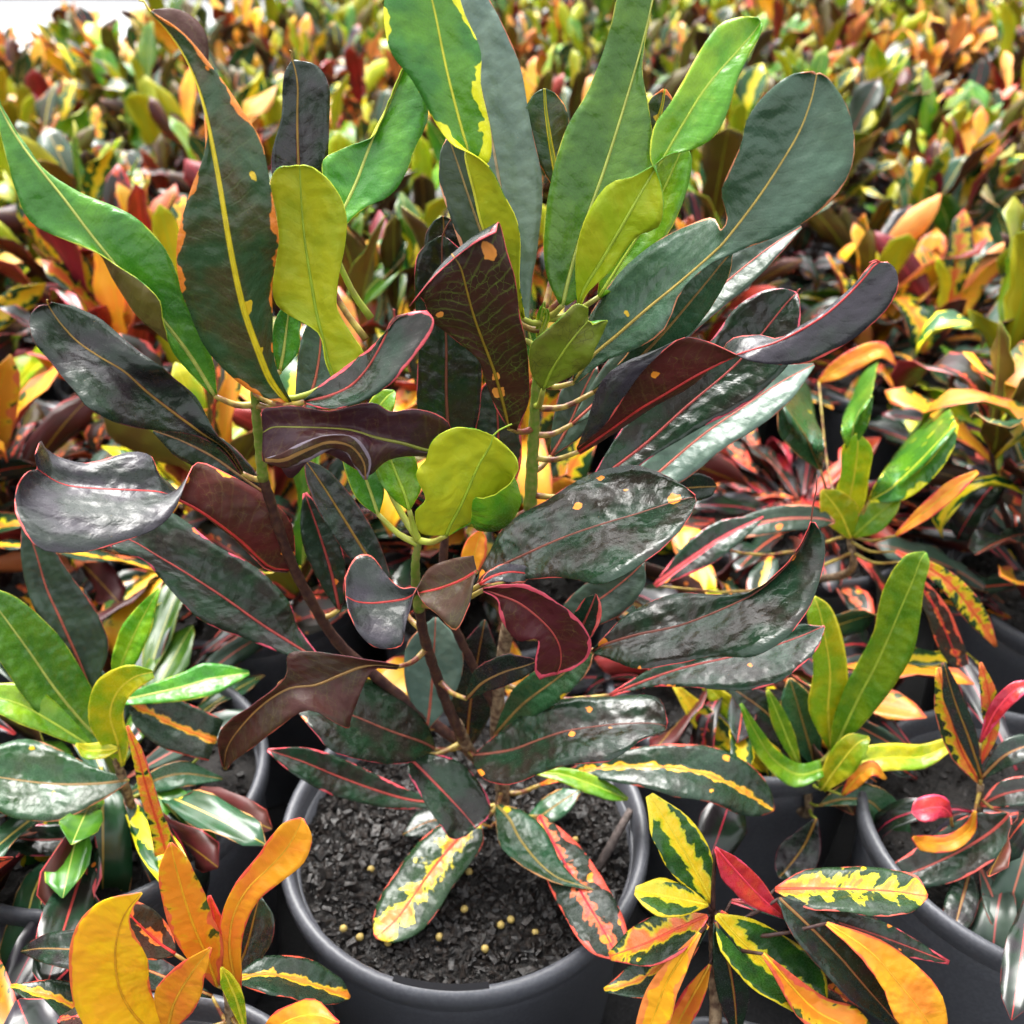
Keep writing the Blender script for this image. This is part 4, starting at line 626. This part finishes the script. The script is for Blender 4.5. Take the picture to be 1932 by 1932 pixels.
neighbour('croton with yellow-banded and orange blotched leaves leaning against the grey pot', (.122, -.218), [[(0, .05), (1350, 1850, -11.2), (1347, 1780, -11.), (1345, 1722, -10.8)]], [
  ('bandyel', 'uolive', W([(1352, 1725, 4, 4), (1388, 1766, 46, 40), (1440, 1815, 63, 50), (1490, 1852, 66, 48), (1530, 1884, 46, 36), (1558, 1906, 4, 4)], -11.2, -12.6)),
  ('bandyel', 'uolive', W([(1345, 1705, 4, 4), (1310, 1640, 38, 40), (1268, 1568, 40, 42), (1225, 1500, 8, 8)], -10.4, -8)),
  ('bandyel', 'uolive', W([(1335, 1708, 4, 4), (1290, 1698, 32, 26), (1240, 1688, 38, 32), (1198, 1680, 8, 8)], -11, -11.3)),
  ('varor', 'uorange', W([(1462, 1678, 4, 4), (1520, 1677, 36, 36), (1600, 1678, 42, 44), (1680, 1682, 42, 46), (1725, 1688, 34, 34), (1750, 1692, 4, 4)], -9, -9.4)),
  ('red', 'ured', W([(1350, 1600, 4, 4), (1385, 1640, 22, 28), (1430, 1688, 22, 26), (1480, 1732, 3, 3)], -10.2, -10.4)),
  ('varor', 'uorange', W([(1335, 1728, 4, 4), (1280, 1752, 40, 36), (1215, 1782, 44, 40), (1150, 1805, 8, 8)], -11.3, -11.2)),
  ('band', 'ubrown', W([(1335, 1745, 4, 4), (1275, 1800, 30, 30), (1205, 1850, 36, 32), (1140, 1868, 4, 4)], -11.6, -12)),
  ('orange', 'uorange', W([(1560, 1742, 4, 4), (1640, 1795, 30, 20), (1690, 1850, 48, 30), (1738, 1910, 50, 46), (1780, 1975, 10, 10)], -11.2, -13)),
  ('dark', 'ubrown', W([(1470, 1695, 4, 4), (1520, 1742, 38, 34), (1580, 1802, 46, 40), (1632, 1862, 44, 38), (1710, 1950, 6, 6)], -10.2, -12.4)),
  ('orange', 'uorange', W([(1340, 1820, 3, 3), (1312, 1870, 20, 18), (1285, 1920, 22, 20), (1260, 1975, 3, 3)], -12, -13)),
  ('orangegreen', 'uorange', W([(1440, 1800, 4, 4), (1530, 1900, 30, 30), (1600, 1940, 40, 30), (1680, 2000, 5, 5)], -12.6, -14)),
  ('dark', 'umaroon', W([(1350, 1740, 4, 4), (1370, 1800, 26, 26), (1385, 1880, 30, 30), (1390, 1960, 4, 4)], -11.6, -13)),
  ('reddark', 'ured', W([(1360, 1720, 4, 4), (1450, 1800, 24, 24), (1540, 1850, 26, 26), (1620, 1900, 4, 4)], -11, -11.5)),
  ('darkpink', 'ubrown', W([(1380, 1700, 4, 4), (1500, 1720, 22, 22), (1640, 1760, 30, 30), (1790, 1816, 4, 4)], -9.6, -10)),
  ('orangegreen', 'uorange', W([(1320, 1760, 4, 4), (1260, 1850, 26, 26), (1230, 1930, 30, 30), (1200, 2000, 4, 4)], -12.4, -14)),
 ], fill=56, kind='red', petm=MSD)
neighbour('sparse dark croton with pink midribs in a pot showing bare soil', (.338, -.004), [[(-.01, 0), (1835, 1640, -1.), (1845, 1560, -.6), (1850, 1480, 0)], [(.0, .01), (1840, 1600, 0), (1800, 1560, -1.4)]], [
  ('darkpink', 'umaroon', W([(1640, 1672, 10, 10), (1725, 1645, 34, 36), (1800, 1612, 48, 52), (1858, 1578, 46, 50), (1890, 1552, 28, 26), (1905, 1535, 3, 3)][::-1], -2.2, -3)),
  ('dark', 'ubrown', W([(1830, 1640, 3, 3), (1820, 1680, 28, 28), (1808, 1725, 32, 30), (1798, 1765, 14, 14), (1795, 1775, 3, 3)], 19.5, 18.6)),
  ('grey', 'ubrown', W([(1850, 1640, 3, 3), (1868, 1680, 18, 18), (1885, 1730, 20, 20), (1895, 1765, 3, 3)], 19.5, 18.6)),
  ('red', 'ured', W([(1795, 1540, 3, 3), (1780, 1525, 20, 20), (1755, 1525, 26, 26), (1730, 1530, 18, 20), (1720, 1532, 3, 3)], -2, -2.4)),
  ('orange', 'ured', W([(1840, 1530, 3, 3), (1830, 1565, 12, 14), (1790, 1590, 18, 16), (1740, 1590, 14, 14), (1722, 1580, 3, 3)], -2.2, -2.8)),
  ('varor', 'ured', W([(1850, 1480, 3, 3), (1815, 1420, 22, 22), (1790, 1340, 26, 26), (1770, 1260, 5, 5)], .6, 2)),
  ('dark', 'umaroon', W([(1852, 1470, 3, 3), (1830, 1400, 16, 16), (1800, 1320, 18, 18), (1780, 1250, 4, 4)], 0, 1.)),
  ('red', 'ured', W([(1850, 1400, 3, 3), (1880, 1340, 16, 16), (1920, 1300, 16, 16), (1960, 1290, 3, 3)], .4, 1.)),
  ('dark', 'ubrown', W([(1850, 1470, 3, 3), (1890, 1430, 22, 22), (1930, 1410, 26, 26), (1980, 1400, 4, 4)], 0, .5)),
  ('darkpink', 'ubrown', W([(1850, 1520, 3, 3), (1890, 1500, 24, 24), (1940, 1490, 26, 26), (2000, 1490, 4, 4)], -.6, -.8)),
  ('varor', 'ured', W([(1845, 1450, 3, 3), (1870, 1380, 14, 14), (1865, 1310, 16, 16), (1850, 1250, 3, 3)], .6, 1.6)),
 ], fill=14, kind='dark')

neighbour('croton with a lime fan of leaves above pink-ribbed dark leaves', (.288, .335), [[(-.02, -.06), (1600, 1080, 14.8), (1602, 1010, 14.5)]], [
  ('limeyel', 'ulime', W([(1586, 1005, 5, 5), (1600, 950, 26, 30), (1612, 895, 26, 28), (1618, 845, 28, 28), (1618, 818, 4, 4)], 14.4, 14.8), dict(k=.01)),
  ('green', 'uolive', W([(1602, 850, 5, 5), (1610, 805, 22, 24), (1626, 770, 22, 20), (1645, 745, 4, 4)], 14.9, 15)),
  ('greenyel', 'uolive', W([(1640, 945, 5, 5), (1688, 915, 34, 34), (1738, 868, 42, 40), (1778, 825, 30, 30), (1806, 800, 4, 4)], 14, 14.8)),
  ('limeyel', 'ulime', W([(1605, 1015, 5, 5), (1588, 975, 30, 36), (1568, 945, 26, 28), (1550, 925, 3, 3)], 13.8, 13.6)),
  ('lime', 'uolive', W([(1610, 1012, 5, 5), (1640, 985, 24, 26), (1675, 955, 24, 22), (1700, 935, 3, 3)], 13.8, 13.8)),
  ('orange', 'uorange', W([(1690, 1010, 4, 4), (1745, 965, 14, 16), (1800, 920, 16, 16), (1845, 890, 4, 4)], 12, 12.6)),
  ('orange', 'ured', W([(1545, 720, 4, 4), (1575, 700, 16, 18), (1625, 672, 20, 20), (1665, 660, 14, 16), (1690, 688, 3, 3)], 128, 127)),
  ('dgreen', 'ubrown', W([(1548, 885, 4, 4), (1526, 835, 34, 30), (1498, 790, 36, 30), (1475, 752, 4, 4)], 14.6, 15)),
  ('greypink', 'ubrown', W([(1300, 1020, 4, 4), (1390, 998, 18, 20), (1470, 980, 26, 24), (1540, 978, 22, 20), (1575, 985, 3, 3)], 12, 13), dict(to=dict(VeinCol=PINK, VeinW=.2))),
  ('darkpink', 'umaroon', W([(1235, 1105, 4, 4), (1310, 1050, 28, 28), (1370, 1010, 30, 28), (1440, 975, 4, 4)], 9, 11), dict(to=dict(VeinCol=PINK, VeinW=.25))),
  ('reddark', 'ured', W([(1700, 1060, 4, 4), (1760, 1140, 20, 20), (1800, 1230, 22, 22), (1830, 1290, 3, 3)], 11, 9)),
  ('varor', 'ured', W([(1690, 1040, 4, 4), (1780, 1090, 18, 18), (1840, 1160, 22, 20), (1880, 1220, 3, 3)], 11.5, 11)),
 ], kind='red', fill=70)

# ------------------------------------------------------------------ the bed of crotons behind: leaf library
LR = random.Random(21)
def lib_grid(kind, seed, ns=11, nc=5):
    """leaf of unit length 1 rising along +Z from the origin, upper face towards -Y"""
    r = random.Random(seed); G = np.zeros((ns, nc, 3))
    wmax = r.uniform(.095, .155); bend = r.uniform(.0, .8); twist = 0.; waist = 0.; cup = r.uniform(.1, .35)
    if kind == 'violin': waist = r.uniform(.35, .6); wmax *= 1.1
    if kind == 'twist': twist = r.choice((-1, 1)) * r.uniform(1.8, 3.4)
    if kind == 'curl': bend = r.uniform(2.2, 3.6)
    if kind == 'strap': wmax *= .75
    ang = 0; p = np.zeros(3); sw = r.uniform(-.3, .3)
    for i in range(ns):
        v = i / (ns - 1)
        prof = (max(0., math.sin(math.pi * min(1, (v * .93 + .03)) ** 1.5)) ** .62) * (1 - waist * math.exp(-((v - .5) / .1) ** 2))
        if v < .12: prof = .08 + prof * (v / .12) ** 1.3 * .9
        if i == ns - 1: prof = .06
        w = wmax * prof
        ang = bend * v ** 1.4
        t = np.array([math.sin(sw * v) * .3, math.sin(ang), math.cos(ang)]); t /= np.linalg.norm(t)
        if i: p = p + t / (ns - 1)
        a = np.array([1, 0, 0.]); a -= t * a.dot(t); a /= np.linalg.norm(a); nrm = np.cross(a, t)
        th = twist * v; a2 = a * math.cos(th) + nrm * math.sin(th); n2 = np.cross(a2, t)
        for j in range(nc):
            u = -1 + 2 * j / (nc - 1)
            wob = .3 * math.sin(v * 13 + seed + (u > 0) * 2) * abs(u) ** 2
            G[i, j] = p + a2 * (u * w) + n2 * (abs(u) ** 1.6 * w * (cup + wob))
    return G
KINDS = ['plain', 'violin', 'twist', 'twist', 'curl', 'strap', 'violin', 'twist', 'curl', 'plain', 'violin', 'strap', 'twist']
GR = [lib_grid(k, 100 + i) for i, k in enumerate(KINDS)]
LIB = {}
def lib_leaf(gi, top, und):
    key = (gi, top, und)
    if key not in LIB:
        LIB[key] = grid_leaf(GR[gi] * .1, 'leaf', (mat('far_' + top), mat('far_' + und)))
    return LIB[key]
SETS = {  # young, middle, old leaves as (upper, lower) pairs
 'lime':   ([('limeyel', 'ulime'), ('lime', 'ulime'), ('bandyel', 'uolive'), ('green', 'uolive'), ('olive', 'uolbrown')], [('bandyel', 'uolive'), ('dgreen', 'uolbrown'), ('green', 'uolbrown'), ('grey', 'ubrown')], [('dgreen', 'ubrown'), ('darkpink', 'umaroon'), ('dark', 'umaroon'), ('purple', 'umaroon')]),
 'orange': ([('yellow', 'uorange'), ('orange', 'uorange'), ('orangegreen', 'uolbrown'), ('varor', 'ured'), ('bandyel', 'uolive')], [('orangegreen', 'ured'), ('varor', 'ured'), ('dark', 'umaroon'), ('band', 'uolbrown')], [('dark', 'umaroon'), ('reddark', 'ured'), ('dark', 'ubrown'), ('grey', 'ubrown')]),
 'dark':   ([('green', 'uolive'), ('lime', 'uolive'), ('olive', 'uolbrown'), ('dgreen', 'uolbrown')], [('dgreen', 'uolbrown'), ('grey', 'ubrown'), ('purple', 'ubrown')], [('dark', 'umaroon'), ('purple', 'umaroon'), ('darkpink', 'ubrown')]),
 'red':    ([('orange', 'ured'), ('varor', 'uorange'), ('bandyel', 'uolive')], [('red', 'ured'), ('reddark', 'ured'), ('varpink', 'ured'), ('dark', 'umaroon')], [('dark', 'umaroon'), ('purple', 'umaroon'), ('reddark', 'ured')]),
 'mixed':  ([('limeyel', 'uolbrown'), ('orangegreen', 'uolive'), ('green', 'uolbrown'), ('dgreen', 'uolbrown'), ('reddark', 'ured')], [('bandyel', 'uolive'), ('orangegreen', 'ured'), ('grey', 'ubrown'), ('dgreen', 'uolbrown')], [('dark', 'umaroon'), ('band', 'ubrown'), ('reddark', 'ured'), ('purple', 'umaroon')]),
}
LABELS = {
 'lime': ('small croton with yellow-green young leaves crowded in the bed behind', 'lime crotons in the bed'),
 'orange': ('small croton with yellow and orange upright leaves crowded in the bed behind', 'orange crotons in the bed'),
 'dark': ('small croton with green tips and dark grey-green leaves in the bed behind', 'dark crotons in the bed'),
 'red': ('small croton with red and orange blotched leaves in the bed behind', 'red crotons in the bed'),
 'mixed': ('small croton of mixed yellow, green and near-black leaves in the bed behind', 'mixed crotons in the bed'),
}
def plan_leaves(r, kind, hmul, skirt=8):
    """list of (grid index, top, under, location, euler, length) for one bushy plant, plus stem lines"""
    out = []; stems = []
    young, middle, old = SETS[kind]
    nsh = r.choice((5, 6, 6, 7) if skirt > 8 else (4, 4, 5))
    for s in range(nsh):
        a = 6.283 * (s + r.uniform(-.3, .3)) / nsh; rad = r.choice((r.uniform(.01, .05), r.uniform(.05, .105)))
        tip = Vector((rad * math.cos(a), rad * math.sin(a), .175 + r.uniform(.05, .16) * hmul))
        b0 = Vector((rad * .15 * math.cos(a), rad * .15 * math.sin(a), .172)); md = b0.lerp(tip, .55) + Vector((math.cos(a) * .008, math.sin(a) * .008, -.005))
        stems.append((b0, md, tip))
        n = r.randint(9, 12); az = r.random() * 6.28
        for i in range(n):
            f = i / (n - 1); az += 2.4 + r.uniform(-.3, .3)
            pr = young if f < .3 else (middle if f < .55 else old)
            if r.random() < .12: pr = r.choice((young, middle, old))
            top, und = r.choice(pr)
            tilt = .08 + 1.2 * f ** 1.1 + r.uniform(-.15, .2)
            ln = r.uniform(.85, 1.35) * (.72 + .45 * math.sin(math.pi * min(1, f + .25)))
            loc = tip + (md - tip) * (f * .75)
            out.append((r.randrange(len(GR)), top, und, loc, (-tilt * 1.0, r.uniform(-.4, .4), az), ln))
    for i in range(skirt):      # low, older leaves that hide the pot
        a = r.random() * 6.28; q = r.uniform(.03, .085); top, und = r.choice((old, old, middle, (young if i % 2 else middle))[i % 4])
        out.append((r.randrange(len(GR)), top, und, Vector((q * math.cos(a), q * math.sin(a), .183 + r.uniform(0, .05))), (-r.uniform(.75, 1.5), r.uniform(-.5, .5), a - 1.5708 + r.uniform(-.7, .7)), r.uniform(.8, 1.25)))
    return out, stems
def eul(e):   # lean outwards: tilt about X then turn about Z
    return Matrix.Rotation(e[2], 4, 'Z') @ Matrix.Rotation(e[0], 4, 'X') @ Matrix.Rotation(e[1], 4, 'Z')
def stem_mesh(stems):
    V = []; F = []
    for st in stems:
        v, f = tube_data([tuple(q) for q in catmull([tuple(p) for p in st], 6)], np.linspace(.0034, .0018, 6), 6); b = len(V); V += v; F += [tuple(i + b for i in q) for q in f]
    return V, F
fr = random.Random(5)
def kind_at(x, y):
    w = {'lime': 1., 'orange': .8, 'dark': .9, 'red': .55, 'mixed': 1.}
    if y < .9 and x > .2: w['orange'] *= .8; w['dark'] *= 1.; w['red'] *= 2.2
    if x < -.3 and y > .5: w['orange'] *= 1.8
    if y > 1.2: w['dark'] *= 1.3; w['lime'] *= .75
    t = fr.random() * sum(w.values())
    for k in w:
        t -= w[k]
        if t <= 0: return k
    return 'mixed'
HERO = [(0, 0), (-.14, -.205), (-.228, .035), (.193, .128), (.122, -.218), (.338, -.004), (.288, .335)]
spots = []
row = 0; y = .245
while y < 4.5:
    half = .62 * (y + .377) + .28
    n = int(half / .222) + 1
    for i in range(-n, n + 1):
        x = i * .222 + (.111 if row % 2 else 0) + .028 + fr.uniform(-.018, .018); yy = y + fr.uniform(-.015, .015)
        if abs(x) < half and not (x < -.85 and yy > 2.35) and all(math.hypot(x - a, yy - b) > (.212 if k == 0 else .203) for k, (a, b) in enumerate(HERO)): spots.append((x, yy))
    y += .2; row += 1
for p in ((.50, .17), (.55, -.03), (-.44, .12), (-.42, -.1), (-.36, -.3), (.415, .18), (-.25, .262)):
    if all(math.hypot(p[0] - a, p[1] - b) > .2 for a, b in HERO + spots): spots.append(p)
spots.sort(key=lambda s: math.hypot(s[0] - CAM.x, s[1] - CAM.y))
NIND = 285
PROTO = []          # far plants share a few joined crowns
def crown_mesh(kind, seed):
    r = random.Random(seed); lv, stm = plan_leaves(r, kind, r.uniform(.9, 1.3))
    V = []; F = []; mi = []; mats = []; m2 = []; e2 = []
    for gi, top, und, loc, e, ln in lv:
        for k in (top, und):
            if k not in mats: mats.append(k)
        me = lib_leaf(gi, top, und); Mx = Matrix.Translation(loc) @ eul(e) @ Matrix.Scale(ln, 4)
        b = len(V); co = np.zeros(len(me.vertices) * 3); me.vertices.foreach_get('co', co); co = co.reshape(-1, 3) @ np.array(Mx.to_3x3()).T + np.array(Mx.translation)
        V += [tuple(c) for c in co]
        for pl in me.polygons: F.append(tuple(b + q for q in pl.vertices)); mi.append(mats.index(top if pl.material_index == 0 else und))
        for nm, acc in (('metric', m2), ('edge', e2)):
            a = np.zeros(len(me.loops) * 2, np.float32); me.uv_layers[nm].data.foreach_get('uv', a)
            if nm == 'metric': a = a.reshape(-1, 2) + np.array([[0., r.random() * 40]], np.float32); a = a.ravel()
            acc.append(a)
    me = mesh('foliage', V, F, [mat('far_' + k) for k in mats], mi)
    me.uv_layers.new(name='metric').data.foreach_set('uv', np.concatenate(m2)); me.uv_layers.new(name='edge').data.foreach_set('uv', np.concatenate(e2))
    return me, mesh('stem', *stem_mesh(stm), (MSD,))
CROWN = {k: [crown_mesh(k, 50 + i * 7 + j) for j in range(3)] for i, k in enumerate(SETS)}
n_leaf = 0
for idx, (x, y) in enumerate(spots[:NIND]):
    D = math.hypot(x - CAM.x, y - CAM.y); k = kind_at(x, y); r = random.Random(1000 + idx)
    t = tag(empty('potted_croton', (x, y, 0)), LABELS[k][0], 'potted plant', LABELS[k][1])
    t.rotation_euler.z = 0
    potset(t, (x, y), detail=D < 1.0)
    if D < 2.3:
        hm = r.uniform(.8, 1.15) if D < .8 else r.uniform(.9, 1.35)
        lv, stm = plan_leaves(r, k, hm, 34 if D < 1.1 else 14)
        link('stem', mesh('stem', *stem_mesh(stm), (MSD,)), t)
        for gi, top, und, loc, e, ln in lv:
            o = link('leaf', lib_leaf(gi, top, und), t); o.matrix_local = Matrix.Translation(loc) @ eul(e) @ Matrix.Scale(ln, 4); n_leaf += 1
    else:
        cm, sm = r.choice(CROWN[k]); t.rotation_euler.z = r.random() * 6.28
        f = tag(link('foliage', cm, t), kind='stuff'); link('stem', sm, t); s = r.uniform(.95, 1.2); f.scale = (s, s, s)
# what is left of the bed, beyond the counted plants
for t, nf, k in FILL:
    r = random.Random(int(t.location.x * 1000)); young, middle, old = SETS[k]
    for i in range(nf):
        top, und = r.choice((old, middle, old, middle)[i % 4]); a = r.random() * 6.28; q = r.uniform(.0, .075)
        loc = Vector((q * math.cos(a), q * math.sin(a), .185 + r.uniform(0, .035)))
        if t.location.y < -.1 and (math.sin(a) < -.2 or (t.location.x > 0 and math.cos(a) > .3)): continue
        if (Vector((t.location.x, t.location.y)) + Vector((math.cos(a), math.sin(a))) * .12).length < (.185 if t.location.y < -.1 else .12): continue
        o = link('leaf', lib_leaf(r.randrange(len(GR)), top, und), t); o.matrix_local = Matrix.Translation(loc) @ eul((-r.uniform(1.0, 1.5), r.uniform(-.4, .4), a - 1.5708)) @ Matrix.Scale(r.uniform(.75, 1.1), 4)
rest = spots[NIND:]
if rest:
    V = []; F = []; mats = []; mi = []; m2 = []; e2 = []
    for x, y in rest:
        cm, _ = random.Random(int(x * 1000) + 7).choice(CROWN[kind_at(x, y)])
        co = np.zeros(len(cm.vertices) * 3); cm.vertices.foreach_get('co', co); a = fr.random() * 6.28; c, s = math.cos(a), math.sin(a); co = co.reshape(-1, 3)
        co = np.stack([co[:, 0] * c - co[:, 1] * s + x, co[:, 0] * s + co[:, 1] * c + y, co[:, 2]], 1) if True else co
        b = len(V); V += [tuple(q) for q in co]
        mp = []
        for mtt in cm.materials:
            if mtt not in mats: mats.append(mtt)
            mp.append(mats.index(mtt))
        for pl in cm.polygons: F.append(tuple(b + q for q in pl.vertices)); mi.append(mp[pl.material_index])
        for nm, acc in (('metric', m2), ('edge', e2)):
            q = np.zeros(len(cm.loops) * 2, np.float32); cm.uv_layers[nm].data.foreach_get('uv', q); acc.append(q)
    me = mesh('croton_foliage', V, F, mats, mi)
    me.uv_layers.new(name='metric').data.foreach_set('uv', np.concatenate(m2)); me.uv_layers.new(name='edge').data.foreach_set('uv', np.concatenate(e2))
    tag(link('croton_foliage', me), 'far mass of yellow, orange and dark croton foliage at the back of the bed', 'foliage', kind='stuff')

# ------------------------------------------------------------------ white film wall beyond the path
wt = tag(empty('film_wall', (0, 9.2, 0)), 'white plastic film wall on steel posts beyond the bed', 'wall')
for i in range(-7, 7):
    x0, x1 = i * 2.0 + .03, i * 2.0 + 1.97; V = []; F = []
    nx, nz = 9, 5
    for a in range(nx):
        for b in range(nz):
            u = a / (nx - 1); V.append((x0 + (x1 - x0) * u, .03 * math.sin(u * 9 + i) * math.sin(math.pi * u), .02 + 2.4 * b / (nz - 1)))
    F = [(a * nz + b, (a + 1) * nz + b, (a + 1) * nz + b + 1, a * nz + b + 1) for a in range(nx - 1) for b in range(nz - 1)]
    link('film_panel', mesh('film_panel', V, F, (MWA,)), wt)
    Vp, Fp = tube_data([(i * 2.0, .04, 0), (i * 2.0, .04, 2.5)], .025, 10); link('post', mesh('post', Vp, Fp, (MST,)), wt)

# lattice carrying tray on the ground at the left
tr = tag(empty('plant_tray', (-.30, -.12, 0)), 'black plastic lattice tray lying between the pots', 'tray')
def bar(a, b, w, h):
    a = Vector(a); b = Vector(b); t = (b - a).normalized(); s = Vector((-t.y, t.x, 0)) * w
    V = [a + s, a - s, b - s, b + s]; V = V + [v + Vector((0, 0, h)) for v in V]
    return mesh('rib', V, [(0, 1, 2, 3), (7, 6, 5, 4), (0, 4, 5, 1), (1, 5, 6, 2), (2, 6, 7, 3), (3, 7, 4, 0)], (MTR,), smooth=False)
for a, b in (((-.1, .0, .06), (.06, .005, .06)), ((-.1, .05, .061), (.06, .055, .061)), ((-.05, -.1, .062), (-.045, .1, .062)), ((.03, -.1, .0625), (.035, .1, .0625)), ((-.045, .0, .063), (.03, .06, .063)), ((.03, -.06, .0635), (-.045, -.01, .0635))):
    link('rib', bar(a, b, .003, .004), tr)
for x_, y_ in ((-.1, -.1), (.06, -.1), (.06, .1), (-.1, .1)):
    link('foot', bar((x_ - .004, y_, 0), (x_ + .004, y_, 0), .004, .066), tr)
for a, b in (((-.1, -.1, .06), (.06, -.1, .06)), ((-.1, .1, .06), (.06, .1, .06)), ((-.1, -.1, .0605), (-.1, .1, .0605)), ((.06, -.1, .0605), (.06, .1, .0605))):
    link('rib', bar(a, b, .003, .005), tr)
print('plants', len(spots), 'leaves', n_leaf)
